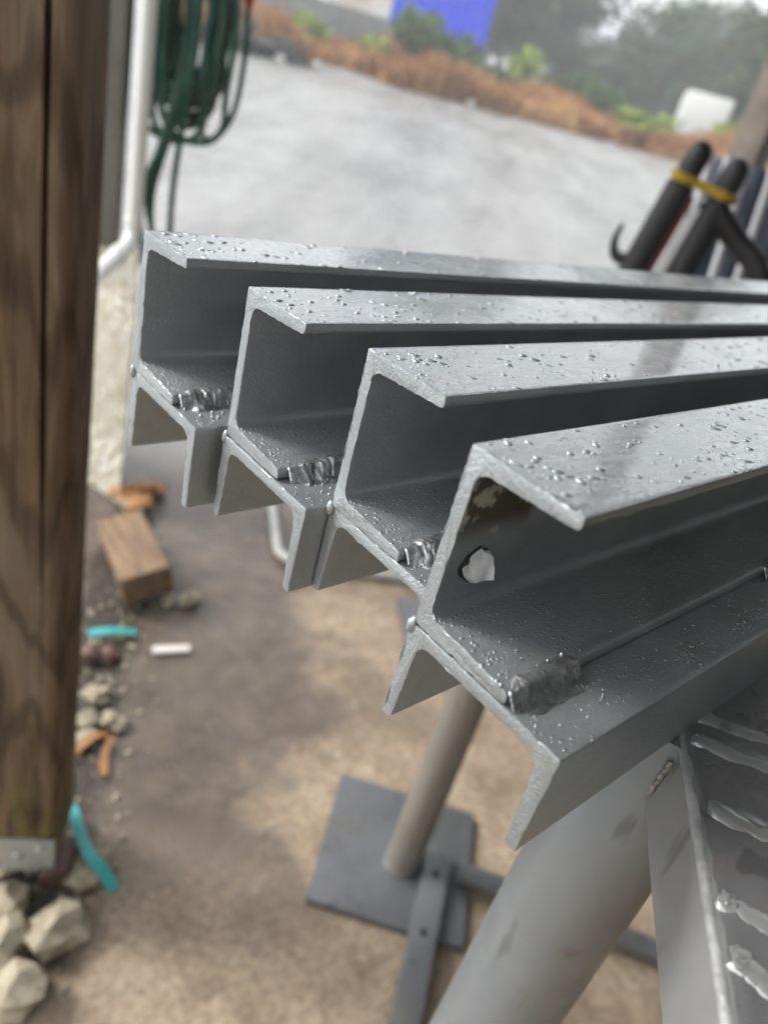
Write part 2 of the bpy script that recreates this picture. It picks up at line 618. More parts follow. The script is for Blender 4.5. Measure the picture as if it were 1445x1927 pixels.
def channel(name, parent, mat, mapf, seed, x0=0.0, rough=1.0):
    rnd = random.Random(seed)
    bm = bmesh.new()
    xs = [0, 0.0012, 0.004, 0.012, 0.05, 0.2, 0.6, 1.2, BEAM_L]
    rings = []
    for ri, x in enumerate(xs):
        ring = []
        for (u, v) in PROF:
            y, z = mapf(u, v)
            nz = Vector((y * 380 + seed * 9.1, z * 380, x * 300))
            amp = [0.00036, 0.00026, 0.00012, 0.00006, 0.00004, 0.00004, 0.00004, 0.00004, 0.0002][ri] * rough
            dy = noise.noise(nz) * amp
            dz = noise.noise(nz + Vector((9, 3, 4))) * amp
            dx = (noise.noise(nz * 0.5 + Vector((2, 8, 1))) * 0.0005 + noise.noise(nz * 2.2) * 0.0002) * rough if ri == 0 else 0
            ring.append(bm.verts.new((x0 + x + dx, y + dy, z + dz)))
        rings.append(ring)
    n = len(PROF)
    for i in range(len(xs) - 1):
        for k in range(n):
            bm.faces.new((rings[i][k], rings[i][(k + 1) % n], rings[i + 1][(k + 1) % n], rings[i + 1][k]))
    cap = bm.faces.new(rings[0])
    bm.faces.new(rings[-1][::-1])
    bmesh.ops.recalc_face_normals(bm, faces=bm.faces)
    try:
        bmesh.ops.bevel(bm, geom=list(cap.edges), offset=0.00045, segments=2, affect='EDGES', profile=0.6)
    except Exception:
        pass
    return finish(name, bm, mat, parent, 30, normals=False)


def dome(verts, faces, c, r, h, stretch=1.0, ang=0.0, seg=8):
    base = len(verts)
    ca, sa = math.cos(ang), math.sin(ang)
    for (k, zz) in ((1.0, 0.0), (0.92, 0.42), (0.6, 0.82)):
        for i in range(seg):
            a = 2 * math.pi * i / seg
            x, y = math.cos(a) * r * k * stretch, math.sin(a) * r * k
            verts.append((c[0] + x * ca - y * sa, c[1] + x * sa + y * ca, c[2] + zz * h))
    verts.append((c[0], c[1], c[2] + h))
    t = len(verts) - 1
    for j in range(2):
        for i in range(seg):
            faces.append((base + j * seg + i, base + j * seg + (i + 1) % seg, base + (j + 1) * seg + (i + 1) % seg, base + (j + 1) * seg + i))
    for i in range(seg):
        faces.append((base + 2 * seg + i, base + 2 * seg + (i + 1) % seg, t))
    faces.append(tuple(base + i for i in range(seg))[::-1])


def raindrops(parent, seed, x_off, tops=330, webs=220):
    rnd = random.Random(seed)
    vs, fs = [], []

    def spread(nn, y0, y1, z, xmax, rmin, rmax, streak):
        for _ in range(nn):
            x = x_off + 0.004 + (xmax) * rnd.random() ** 1.4
            y = -(y0 + (y1 - y0) * rnd.random())
            r = rmin + (rmax - rmin) * rnd.random() ** 3.2
            if rnd.random() < streak:
                dome(vs, fs, (x, y, z), r * 0.7, r * 0.34, 1.3 + 1.6 * rnd.random(), R(-80 + 60 * rnd.random()))
            else:
                dome(vs, fs, (x, y, z), r, r * 0.45, 1 + 0.7 * rnd.random(), rnd.random() * 3)
    spread(tops, 0.002, 0.0485, 0.0808, 0.55, 0.0003, 0.0021, 0.5)
    spread(tops * 3, 0.002, 0.0485, 0.0808, 0.45, 0.00015, 0.0005, 0.3)
    spread(webs, 0.0515, 0.0765, 0.0000, 0.40, 0.00022, 0.00085, 0.15)
    spread(webs // 2, 0.016, 0.047, 0.0076, 0.30, 0.0002, 0.0007, 0.1)
    o = raw('raindrops', vs, fs, WATER, parent, True)
    o['kind'] = 'stuff'
    return o


def weld_bead(parent, x0, x1, seed, lump=1.0):
    """a rippled fillet of weld between the upper channel's bottom flange and the web it lies on"""
    rnd = random.Random(seed)
    bm = bmesh.new()
    ns, nt = max(24, int((x1 - x0) / 0.00045)), 16
    A, Bq = Vector((0, -0.0438, 0.0072)), Vector((0, -0.0598, -0.0003))
    nrm = Vector((0, -0.42, 0.907))
    pitch = 0.0046
    rows = []
    for i in range(ns + 1):
        s_ = i / ns
        x = x0 + (x1 - x0) * s_
        end = max(0, min(1, s_ / 0.20, (1 - s_) / 0.14))
        end = end * end * (3 - 2 * end)
        wob = 0.0010 * noise.noise(Vector((x * 240, seed * 3.3, 0)))
        row = []
        for j in range(nt + 1):
            t = j / nt
            u = 2 * t - 1
            ph = (x + 0.0046 * u * u + 0.0022 * u + 0.0028 * noise.noise(Vector((x * 150, u * 1.3, seed)))) / pitch
            fr = ph - math.floor(ph)
            amp = 0.75 + 0.5 * noise.noise(Vector((math.floor(ph) * 3.7, seed, 1)))
            hgt = (0.0019 + 0.00050 * amp * (1 - fr) ** 0.7 + 0.0013 * lump * noise.noise(Vector((x * 130, u * 1.2, seed * 2.2)))) * (1 - u * u) ** 0.5
            hgt += 0.0005 * lump * noise.noise(Vector((x * 420, u * 3.5, seed))) * (1 - u * u)
            # follow the step: flange top, toe, then the web below
            base = A.lerp(Bq, 0.45 + (t - 0.45) * (0.35 + 0.65 * end) * (1 + 0.16 * noise.noise(Vector((x * 210, seed, u)))))
            step = 0.0070 if base.y > -0.0502 else 0.0070 * max(0, 1 - (-0.0502 - base.y) / 0.0052)
            p = Vector((x, base.y + wob * (0.4 + 0.6 * abs(u)), step - 0.0006))
            row.append(bm.verts.new(p + nrm * hgt * end * (1 if 0 < j < nt else 0) + Vector((0, 0, -0.0012 if j in (0, nt) or i in (0, ns) else 0))))
        rows.append(row)
    for i in range(ns):
        for j in range(nt):
            bm.faces.new((rows[i][j], rows[i + 1][j], rows[i + 1][j + 1], rows[i][j + 1]))
    return finish('weld_bead', bm, WELD, parent, 75)


def spatter(parent, x0, x1, seed, nn=26, y0=-0.045, y1=-0.070):
    rnd = random.Random(seed)
    vs, fs = [], []
    for _ in range(nn):
        x = rnd.uniform(x0 - .004, x1 + .008)
        y = rnd.uniform(y1, y0)
        z = 0.0076 if y > -0.0485 else 0.0
        r = 0.00035 + 0.0009 * rnd.random() ** 3
        dome(vs, fs, (x, y, z - r * .2), r, r * 1.5, 1.0, 0, 7)
    o = raw('weld_spatter', vs, fs, WELD, parent, True)
    o['kind'] = 'stuff'
    return o


BEAMS = [
    # x, y, z, label
    (-0.0049, -0.1114, 0.0, 'nearest silver beam of two welded channels, bright ragged spot in its web'),
    (0.0151, -0.0268, 0.0, 'silver welded channel beam directly behind the nearest one, end set back furthest'),
    (0.0023, 0.0526, -0.0006, 'third silver welded channel beam from the front, with a slot of shadow at its lower flange'),
    (-0.0124, 0.1379, 0.0007, 'farthest silver welded channel beam, closest to the green hose and the timber post'),
]
up_map = lambda u, v: (-u, 0.0009 + v)
lo_map = lambda u, v: (0.0015 - v * 0.985, -u)
for bi, (bx, by, bz, lab) in enumerate(BEAMS):
    t = thing('steel_beam', lab, 'beam', (bx, by, ZI + bz), 0, 'silver welded channel beams lying side by side')
    channel('upper_channel', t, SILVER_STAIN if bi == 0 else SILVER, up_map, 11 + bi, 0.0)
    channel('lower_channel', t, SILVER, lo_map, 31 + bi, [0.0, 0.001, -0.0006, 0.0004][bi])
    e = [0.043, 0.062, 0.058, 0.05][bi]
    weld_bead(t, [0.0008, 0.004, 0.006, 0.004][bi], e, 50 + bi, [1.0, 1.8, 1.9, 1.9][bi])
    spatter(t, 0.002, e, 60 + bi, [26, 22, 34, 30][bi])
    for k in range(1, 4):
        weld_bead(t, k * 0.216 - 0.002, k * 0.216 + 0.045, 70 + bi * 5 + k)
    # tack at the heel joint
    bm = bmesh.new()
    add_blob(bm, (0.0004, 0.0006, -0.0012), (0.0022, 0.0022, 0.0042), 2, 0.3, 1.6, bi + 1.0)
    finish('weld_tack', bm, SILVER, t, 60)
    raindrops(t, 90 + bi, 0.0, [520, 480, 420, 380][bi], [200, 150, 120, 110][bi])
    if bi == 0:
        bm = bmesh.new()
        out = [(0.0225, 0.0380), (0.0290, 0.0350), (0.0325, 0.0262), (0.0330, 0.0206), (0.0222, 0.0197), (0.0145, 0.0252), (0.0127, 0.0290), (0.0155, 0.0343)]
        out = [(0.0185 + (x - 0.0235) * 0.86, 0.0285 + (z - 0.0285) * 0.9) for x, z in out]
        cx, cz = 0.0185, 0.0285
        fr = [bm.verts.new((x, -0.0062, z)) for x, z in out]
        hgt = [0.0010, 0.0030, 0.0052, 0.0056, 0.0034, 0.0010, 0.0005, 0.0006]
        mid = [bm.verts.new((cx + (x - cx) * 0.86, -0.0062 - h, cz + (z - cz) * 0.86)) for (x, z), h in zip(out, hgt)]
        for k in range(8):
            bm.faces.new((fr[k], fr[(k + 1) % 8], mid[(k + 1) % 8], mid[k]))
        bm.faces.new(mid)
        bmesh.ops.triangulate(bm, faces=bm.faces)
        bmesh.ops.subdivide_edges(bm, edges=bm.edges, cuts=3, use_grid_fill=True)
        for v in bm.verts:
            v.co += Vector((noise.noise(v.co * 260), 0, noise.noise(v.co * 260 + Vector((7, 7, 7))))) * 0.0013
            if v.co.y < -0.0065:
                v.co += Vector((0, 1, 0)) * noise.noise(v.co * 170) * 0.0012
        rim = bmesh.new()
        ro = [rim.verts.new((cx - 0.0011 + (x - cx) * 1.10, -0.00635 - 0.0003, cz + 0.0003 + (z - cz) * 1.06)) for x, z in out]
        ri = [rim.verts.new((v.co.x, -0.0058, v.co.z)) for v in ro]
        rim.faces.new(ro)
        for k in range(8):
            rim.faces.new((ro[k], ro[(k + 1) % 8], ri[(k + 1) % 8], ri[k]))
        finish('hole_rim_shade', rim, simple('dark_rim_shade', (0.045, 0.045, 0.048), 0.5, 0.3, 0.4, 150), t, 30)  # dark plate: shade at the hole's edge put into the colour
        ln = finish('hole_light_lump', bm, BRIGHT, t, 22)  # bright lump stands in for light through a ragged hole
        ln['label'] = 'bright ragged lump standing in for light through a hole in the web'

V3 = lambda *a: Vector(a)
# ------------------------------------------------------------------ trestle stand
BD = R(36.47)
bdir = Vector((math.cos(BD), math.sin(BD), 0))
bnor = Vector((-math.sin(BD), math.cos(BD), 0))      # towards the bar's open (left) side
A0 = Vector((0.1200, -0.1882, 0))
st = thing('trestle_stand', 'grey steel trestle stand on pipe legs and dark base plates carrying the beams', 'stand', (0, 0, 0))
ZT = ZI - 0.0503
HB = 0.0435


def bar_pt(a, w, z):
    """a along the bar from its contact with the near beam, w to the right of its left face"""
    return A0 + bdir * a - bnor * w + Vector((0, 0, z))


RIDGE = stand_mat('silver_ridge', (0.47, 0.475, 0.47), 0.6, 0.34, 0.45)
bm = bmesh.new()
WB, TB = 0.105, 0.007
prof = [(0, -HB), (0, -0.0022), (0.0008, -0.0008), (0.0024, 0), (WB - .0024, 0), (WB - .0008, -.0008), (WB, -0.0022), (WB, -HB), (WB - TB, -HB), (WB - TB, -TB), (TB, -TB), (TB, -HB)]
cuts = [-0.62] + [-0.3 + 0.008 * i for i in range(48)] + [0.2, 0.5, 0.86]
rings = []
for a in cuts:
    ring = []
    for (w, z) in prof:
        j = 0.0
        if w < 0.003 and z > -0.005:
            j = 0.0011 * noise.noise(Vector((a * 60, 3, z * 90))) + 0.0008 * noise.noise(Vector((a * 170, 7, 0)))
        ring.append(bm.verts.new(bar_pt(a, w + max(j, -0.0002), ZT + z - abs(j) * 0.7)))
    rings.append(ring)
n = len(prof)
for i in range(len(cuts) - 1):
    for k in range(n):
        bm.faces.new((rings[i][k], rings[i][(k + 1) % n], rings[i + 1][(k + 1) % n], rings[i + 1][k]))
bm.faces.new(rings[0])
bm.faces.new(rings[-1][::-1])
finish('top_bar', bm, STAND, st, 32)
# pale tube along the worn edge; its highlight is put into the colour
bm = bmesh.new()
add_tube(bm, [bar_pt(-0.33 + 0.0035 * i, 0.0024 + 0.0003 * noise.noise(Vector((i * 0.2, 2, 0))), ZT - 0.0027) for i in range(150)], 0.003, 10, True, lambda t: 0.0027 + 0.0001 * noise.noise(Vector((t * 30, 0, 3))))
finish('edge_highlight', bm, simple('pale_worn_highlight', (0.40, 0.405, 0.40), 0.5, 0.3, 0.35, 60, 0.5), st, 60)
# scarred wear plate on the bar, split by raised weld ridges
ridges = [((0.0905, -0.2188), (0.1037, -0.2410)), ((0.1224, -0.1927), (0.1434, -0.2214)), ((0.0534, -0.2434), (0.0616, -0.2603)), ((0.0361, -0.2579), (0.0394, -0.2704)), ((0.016, -0.276), (0.020, -0.292)), ((0.139, -0.183), (0.156, -0.205))]
bm = bmesh.new()
na, nw = 150, 28
grid = []
for i in range(na + 1):
    row = []
    a = -0.34 + 0.44 * i / na
    for j in range(nw + 1):
        w = 0.0042 + (WB - 0.008) * j / nw
        p = bar_pt(a, w, 0)
        z = 0.0006 + 0.00045 * noise.noise(p * 70) + 0.0003 * noise.noise(p * 220)
        for (q0, q1) in ridges:
            q0 = Vector((*q0, 0)); q1 = Vector((*q1, 0))
            dd = (q1 - q0).normalized()
            s_ = (p - q0).dot(dd)
            c_ = (p - q0).dot(Vector((dd.y, -dd.x, 0)))
            c_ += 0.0030 * noise.noise(Vector((s_ * 90, q0.x * 50, 1)))
            # plates step up to the bead and drop sharply behind it
            if -0.001 < s_ < 0.11:
                fall = min(1, max(0, (s_ + 0.001) / 0.006))
                if 0 <= c_ < 0.016:
                    z += 0.0016 * fall * math.exp(-c_ / 0.006)
                elif -0.004 < c_ < 0:
                    z += 0.0016 * fall * (1 + c_ / 0.004)
        row.append(bm.verts.new(bar_pt(a, w, ZT + z if 0 < j < nw and 0 < i < na else ZT - 0.0005)))
    grid.append(row)
for i in range(na):
    for j in range(nw):
        bm.faces.new((grid[i][j], grid[i + 1][j], grid[i + 1][j + 1], grid[i][j + 1]))
finish('wear_plate', bm, STANDTOP, st, 60)
for k, (q0, q1) in enumerate(ridges):
    q0 = Vector((*q0, ZT + .0012)); q1 = Vector((*q1, ZT + .0012))
    bm = bmesh.new()
    pts = []
    d_ = q1 - q0
    side = Vector((d_.y, -d_.x, 0)).normalized()
    for i in range(36):
        s_ = i / 35 * 3.0
        wob = 0.0016 * noise.noise(Vector((s_ * 4, k * 5.5, 2))) + 0.002 * math.sin(s_ * 1.7)
        pts.append(q0 + d_ * s_ + side * wob)
    add_tube(bm, pts, 0.002, 10, True, lambda t, k=k: max(0.0010, (0.0062 - 0.0010 * t) * (0.95 + 0.3 * noise.noise(Vector((t * 6, k * 3.1, 0)))) * min(1, t * 14 + 0.6)))
    for v in bm.verts:
        v.co.z = ZT + 0.0002 + (v.co.z - ZT - 0.0012) * 0.38
        v.co += Vector((noise.noise(v.co * 300), noise.noise(v.co * 300 + Vector((4, 4, 4))), 0.5 * noise.noise(v.co * 160))) * 0.0006
    finish('weld_ridge', bm, RIDGE, st, 60)
    bm = bmesh.new()
    add_blob(bm, q0 + d_.normalized() * 0.004 - V3(0, 0, 0.001), (0.0050, 0.0034, 0.0022), 3, 0.6, 2.4, k * 2.3 + 1)
    finish('weld_blob', bm, RIDGE, st, 60)
RUSTW = simple('rusty_joint_weld', (0.24, 0.22, 0.195), 0.5, 0.35, 0.4, 120, 0.5)
bm = bmesh.new()
for i in range(7):
    add_blob(bm, bar_pt(-0.0105 + 0.0006 * i, -0.0012, ZT - 0.012 - 0.0046 * i), (0.0017, 0.0017, 0.0030), 2, 0.5, 2.0, i + 0.4)
finish('joint_weld', bm, RUSTW, st, 60)
NEAR = Vector((0.145, -0.176, 0))
FAR = Vector((0.712, 0.269, 0))
RP = 0.0364
for q, mt, ztop in ((NEAR, PIPE, ZT - 0.0012), (FAR, PIPE_TAN, ZT - HB)):
    bm = bmesh.new()
    nseg = 40
    lathe(bm, [(RP, 0.018), (RP, 0.25), (RP * 1.004, 0.6), (RP, 0.9), (RP, ztop)], nseg, Matrix.Translation(q))
    finish('pipe_leg', bm, mt, st, 40)
    bm = bmesh.new()
    add_box(bm, q + Vector((0.006, 0.022, 0.009)), (0.318, 0.318, 0.018), R(40.6), 0.002)
    finish('base_plate', bm, PLATE, st, 30)
    bm = bmesh.new()
    pts = [q + Vector((math.cos(a) * RP, math.sin(a) * RP, 0.019)) for a in [2 * math.pi * i / 30 for i in range(31)]]
    add_tube(bm, pts, 0.005, 8, False, lambda t: 0.005 + 0.0012 * math.sin(t * 90))
    finish('weld_ring', bm, PLATE, st, 60)
# dent and scrape on the near leg
bm = bmesh.new()
add_tube(bm, [NEAR + Vector((-RP * math.cos(a), -RP * math.sin(a) * 1.0, 0.86 + 0.02 * (a))) for a in [0.10 + 0.06 * i for i in range(9)]], 0.0012, 6)
finish('scrape', bm, simple('scrape_rust', (0.12, 0.08, 0.05), 0.7), st, 60)
# rail along the floor between the feet, angle iron
bm = bmesh.new()
f0, f1 = Vector((0.790, 0.238, 0)), Vector((0.10, -0.273, 0))
fd = (f1 - f0).normalized()
fm = (f0 + f1) / 2
add_box(bm, fm + Vector((0, 0, 0.040)), ((f1 - f0).length, 0.052, 0.006), math.atan2(fd.y, fd.x), 0.0012)
add_box(bm, fm + Vector((fd.y, -fd.x, 0)) * 0.0228 + Vector((0, 0, 0.0275)), ((f1 - f0).length - 0.001, 0.006, 0.019), math.atan2(fd.y, fd.x))
finish('floor_rail', bm, stand_mat('floor_rail_steel', (0.20, 0.205, 0.21), 0.4, 0.45, 0.3), st, 30)
for a in (0.06, 0.19):
    bm = bmesh.new()
    lathe(bm, [(0.0075, 0.043), (0.0075, 0.0438)], 14, Matrix.Translation(f0 + fd * a))
    finish('bolt_hole', bm, simple('hole_dark', (0.01, 0.01, 0.01), 0.9), st, 30)
bm = bmesh.new()
c0, c1 = Vector((0.80, 0.185, 0)), Vector((1.20, -0.385, 0))
cd = (c1 - c0).normalized()
add_box(bm, (c0 + c1) / 2 + Vector((0, 0, 0.028)), ((c1 - c0).length, 0.044, 0.02), math.atan2(cd.y, cd.x), 0.002)
finish('cross_foot', bm, PLATE, st, 30)

# ------------------------------------------------------------------ timber post on a steel stirrup
E0 = Vector((0.110, 0.560, 0))
pa = R(57)
sdir = Vector((math.cos(pa), math.sin(pa), 0))          # along the right face, away
fdir = Vector((-math.sin(pa), math.cos(pa), 0))         # along the front face, left
PW = 0.145
post = thing('timber_post', 'weathered brown timber post with a long crack, on a bolted steel stirrup', 'post', tuple(E0 + sdir * PW / 2 + fdir * PW / 2), pa)
# local frame: x away along the right face, y left along the front face
h = PW / 2
prof = []
rc = 0.020
for (cx, cy, a0) in ((-h + rc, -h + rc, 180), (h - rc, -h + rc, 270), (h - rc, h - rc, 0), (-h + rc, h - rc, 90)):
    prof += arc(cx, cy, rc, a0, a0 + 90, 6)
# front face is x = -h, from y = +h down to -h: add the crack groove there
crack_y = -h + 0.030
ordered = []
for i, p in enumerate(prof):
    ordered.append(p)
    q = prof[(i + 1) % len(prof)]
    L = math.hypot(q[0] - p[0], q[1] - p[1])
    if abs(p[0] + h) < 1e-4 and abs(q[0] + h) < 1e-4:
        ys = [crack_y + 0.05, crack_y + 0.03, crack_y + 0.016, crack_y + 0.007, crack_y + 0.0034, crack_y, crack_y - 0.0034, crack_y - 0.0066]
        for yy in ys:
            ordered.append((-h, yy))
    elif L > 0.01:
        for k in range(1, 7):
            ordered.append((p[0] + (q[0] - p[0]) * k / 7, p[1] + (q[1] - p[1]) * k / 7))
bm = bmesh.new()
rings = []
zs = [0.085 + (2.48 - 0.085) * (i / 150) for i in range(151)]
for z in zs:
    wob = 0.004 * noise.noise(Vector((z * 2.2, 1, 0)))
    w1 = 1.0 if z > 1.0 else max(0.0, min(1.0, (z - 0.62) / 0.3))
    ring = []
    for (x, y) in ordered:
        nx = Vector((x * 40, y * 40, z * 3.0))
        dx = 0.0016 * noise.noise(nx) + 0.0008 * noise.noise(nx * 3)
        dy = 0.0014 * noise.noise(nx + Vector((5, 5, 5)))
        cy_ = y
        if abs(x + h) < 1e-4 and abs(y - crack_y) < 0.0075:
            cy_ = crack_y + (y - crack_y) * (0.25 + 0.75 * w1) + wob * 0.6
            if abs(y - crack_y) < 1e-4:
                dx += 0.020 * w1 + 0.002
        ring.append(bm.verts.new((x + dx, cy_ + dy, z)))
    rings.append(ring)
n = len(ordered)
for i in range(len(zs) - 1):
    for k in range(n):
        bm.faces.new((rings[i][k], rings[i][(k + 1) % n], rings[i + 1][(k + 1) % n], rings[i + 1][k]))
bm.faces.new(rings[0][::-1])
bm.faces.new(rings[-1])
finish('post_body', bm, WOOD, post, 40)
GALV = simple('dull_galvanised', (0.42, 0.43, 0.41), 0.5, 0.35, 0.18, 15, 0.15)
brk = None
for sx in (-1, 1):
    bm = bmesh.new()
    add_box(bm, (sx * (h + 0.004), 0.0, 0.122), (0.005, PW * 0.97, 0.075), 0, 0.0012)
    bp = finish('bracket_plate', bm, GALV, post, 30)
    for (yy, zz) in ((-0.048, 0.141), (-0.012, 0.119), (0.03, 0.14)):
        bm = bmesh.new()
        lathe(bm, [(0.0085, 0.0), (0.0085, 0.002), (0.0065, 0.0045), (0.003, 0.006)], 12, Matrix.Translation((sx * (h + 0.0065), yy, zz)) @ Matrix.Rotation(R(90 * sx), 4, 'Y'))
        finish('bolt', bm, GALV, bp, 40)
bm = bmesh.new()
add_box(bm, (0, 0, 0.0795), (PW + 0.012, 0.09, 0.006), 0, 0.001)
finish('bracket_seat', bm, GALV, post, 30)
bm = bmesh.new()
lathe(bm, [(0.011, -0.05), (0.011, 0.0768)], 14, Matrix.Translation((-0.03, -0.02, 0)))
finish('bracket_stem', bm, GALV, post, 40)

# ------------------------------------------------------------------ low rough wall, column, downpipe
CREAM = Mat('cream_rough_render')
nn_ = CREAM.noise(22, 6, 0.7)
CREAM.set(Base_Color=CREAM.ramp(nn_, [(0.3, (0.50, 0.43, 0.29)), (0.5, (0.74, 0.69, 0.56)), (0.7, (0.83, 0.81, 0.74))]), Roughness=0.42)
CREAM.bump(CREAM.noise(120, 4), 0.6, 0.004)
CREAM = CREAM.m
W1 = Vector((0.735, 1.775, 0))
W0 = Vector((0.565, 2.245, 0))
wd_ = (W1 - W0).normalized()
wn_ = Vector((wd_.y, -wd_.x, 0))     # right-hand face
bm = bmesh.new()
LW = (W1 - W0).length
na, nz = 170, 60
front, TH = [], 0.20
for i in range(na + 1):
    a = LW * i / na
    row = []
    for j in range(nz + 1):
        z = 0.81 * j / nz
        rib = max(0, min(1, (z - 0.16) / 0.1)) * max(0, min(1, (0.66 - z) / 0.08))
        off = 0.0075 * rib * abs(math.cos(a * math.pi / 0.030)) + 0.003 * noise.noise(Vector((a * 25, z * 25, 0)))
        if rib < 1:
            off += (1 - rib) * (0.018 * abs(noise.noise(Vector((a * 28, z * 28, 4)))) + 0.006 * noise.noise(Vector((a * 70, z * 70, 1))))
        off -= 0.012 * (z / 0.81)
        row.append(bm.verts.new(W0 + wd_ * a + wn_ * off + Vector((0, 0, z))))
    tz = 0.81 + 0.012 * noise.noise(Vector((a * 30, 0, 8)))
    row[-1].co.z = tz
    back = W0 + wd_ * a + Vector((0.38, 0.925, 0)) * TH
    row.append(bm.verts.new(W0 + wd_ * a + Vector((0.38, 0.925, 0)) * TH * 0.5 + Vector((0, 0, tz + 0.01 * noise.noise(Vector((a * 30, 3, 8)))))))
    row.append(bm.verts.new(back + Vector((0, 0, tz))))
    row.append(bm.verts.new(back))
    front.append(row)
m_ = len(front[0])
for i in range(na):
    for j in range(m_ - 1):
        bm.faces.new((front[i][j], front[i + 1][j], front[i + 1][j + 1], front[i][j + 1]))
bm.faces.new(front[0])
bm.faces.new(front[-1][::-1])
wall = finish('low_wall', bm, CREAM, None, 50)
tag(wall, 'low cream pier with rough ribbed face behind the timber post', 'wall')
colm = thing('grey_column', 'dull olive grey square column standing on the low cream wall', 'column', (0, 0, 0))
OLIVE = simple('olive_grey_paint', (0.17, 0.165, 0.135), 0.6, 0, 0.2, 8)
ac = R(67.95)
cc = Vector((CAM.x + 2.34 * math.cos(ac), CAM.y + 2.34 * math.sin(ac), 0))
bm = bmesh.new()
add_box(bm, cc + Vector((0, 0, 1.76)), (0.10, 0.10, 1.90), R(55), 0.006)
finish('shaft', bm, OLIVE, colm, 30)
bm = bmesh.new()
hk0 = cc + Vector((0.045, 0.03, 1.66))
hk1 = Vector((0.900, 1.925, 1.655))
add_tube(bm, spline([hk0, (hk0 + hk1) / 2 + Vector((0, 0, 0.01)), hk1, hk1 + Vector((0.06, -0.03, 0.0)), hk1 + Vector((0.085, -0.045, 0.05))], 6), 0.008, 10)
finish('hook', bm, simple('hook_iron', (0.05, 0.05, 0.05), 0.5, 0.5), colm, 40)
PVC = simple('white_pvc', (0.84, 0.84, 0.80), 0.35, 0, 0.04, 6)
dp = thing('downpipe', 'white plastic downpipe bending over the low cream wall', 'pipe', (0, 0, 0))
d0 = Vector((0.705, 1.742, 0))
bm = bmesh.new()
add_tube(bm, [d0 + Vector((0, 0, z)) for z in (2.5, 1.8, 1.2, 0.905)] + spline([d0 + Vector((0, 0, 0.90)), d0 + Vector((-0.006, -0.006, 0.872)), d0 + Vector((-0.03, -0.028, 0.852)), d0 + Vector((-0.07, -0.072, 0.843)), d0 + Vector((-0.20, -0.25, 0.838))], 5), 0.020, 18)
finish('pipe', bm, PVC, dp, 50)
for qa, qb in (((0, 0, 0.925), (0, 0, 0.90)), ((-0.062, -0.063, 0.845), (-0.082, -0.087, 0.842))):
    bm = bmesh.new()
    add_tube(bm, [d0 + Vector(qa), d0 + Vector(qb)], 0.0235, 18)
    finish('collar', bm, PVC, dp, 40)

# ------------------------------------------------------------------ garden hose
HOSE = simple('green_hose', (0.018, 0.085, 0.052), 0.35, 0, 0.35, 14)
HOSE2 = simple('teal_hose', (0.03, 0.13, 0.115), 0.35, 0, 0.3, 14)
hose = thing('garden_hose', 'green garden hose hanging in long loops beside the white downpipe', 'hose', (0, 0, 0))
lat_ = Vector((0.88, -0.47, 0)).normalized()      # across the coil
dep_ = Vector((0.47, 0.88, 0))
base = Vector((0.925, 1.93, 0))
rh = random.Random(3)
for k in range(20):
    w = rh.uniform(0.05, 0.12)
    dpt = rh.uniform(-0.06, 0.06)
    low = rh.uniform(1.08, 1.26)
    cxo = rh.uniform(-0.055, 0.012)
    if k == 0:
        w, low, cxo, dpt = 0.108, 1.115, 0.015, -0.07
    if k == 1:
        w, low, cxo, dpt = 0.045, 1.12, -0.06, -0.05
    pts = []
    for i in range(13):
        a = math.pi * i / 12
        x = cxo - w * math.cos(a) * (0.75 + 0.25 * math.sin(a))
        zz = low + 0.13 * (1 - math.sin(a) ** 0.8)
        pts.append(base + lat_ * x + dep_ * (dpt + 0.02 * math.cos(a)) + Vector((0, 0, zz)))
    tops = [base + lat_ * (cxo - w * 0.8) + dep_ * dpt + Vector((0, 0, 1.45)), base + lat_ * (cxo - w * 0.35) + dep_ * dpt * 0.5 + Vector((0, 0, 1.62))]
    tope = [base + lat_ * (cxo + w * 0.8) + dep_ * dpt + Vector((0, 0, 1.45)), base + lat_ * (cxo + w * 0.35) + dep_ * dpt * 0.5 + Vector((0, 0, 1.62))]
    path = [base + lat_ * (cxo * 0.5) + dep_ * dpt * 0.3 + Vector((0, 0, 1.672))] + tops[::-1] + pts + tope + [base + lat_ * (cxo * 0.5) + dep_ * dpt * 0.3 + Vector((0, 0, 1.672))]
    bm = bmesh.new()
    add_tube(bm, spline(path, 4), 0.0095, 9)
    finish('hose_loop', bm, HOSE2 if k % 4 == 2 else HOSE, hose, 60)
for k, (xa, xb, xc, zl) in enumerate(((-0.02, -0.105, -0.085, 0.62), (-0.03, -0.075, -0.06, 0.66), (-0.01, -0.02, -0.012, 0.60), (-0.05, -0.09, -0.035, 0.64))):
    bm = bmesh.new()
    path = [base + lat_ * xa + Vector((0, 0, 1.66)) - dep_ * 0.07, base + lat_ * (xa * 0.6 + 0.012) + Vector((0, 0, 1.35)) - dep_ * 0.085, base + lat_ * (xa + xb) * 0.4 + Vector((0, 0, 1.12)) - dep_ * 0.085, base + lat_ * xb + Vector((0, 0, 0.95)) - dep_ * 0.07, base + lat_ * (xc) + Vector((0, 0, max(zl, 0.75))) - dep_ * 0.06]
    if zl < 0.5:
        path += [base + lat_ * xc * 0.9 + Vector((0, 0, 0.4)) - dep_ * 0.05, base + lat_ * xc * 0.6 + Vector((0, 0, 0.10)) - dep_ * 0.02, base + lat_ * (xc * 0.4 + 0.03) + Vector((0, 0, 0.012)) + dep_ * 0.05, base + lat_ * (0.10) + Vector((0, 0, 0.011)) + dep_ * 0.14]
    add_tube(bm, spline(path, 5), 0.0095, 9)
    finish('hose_tail', bm, HOSE2 if k == 0 else HOSE, hose, 60)
bm = bmesh.new()
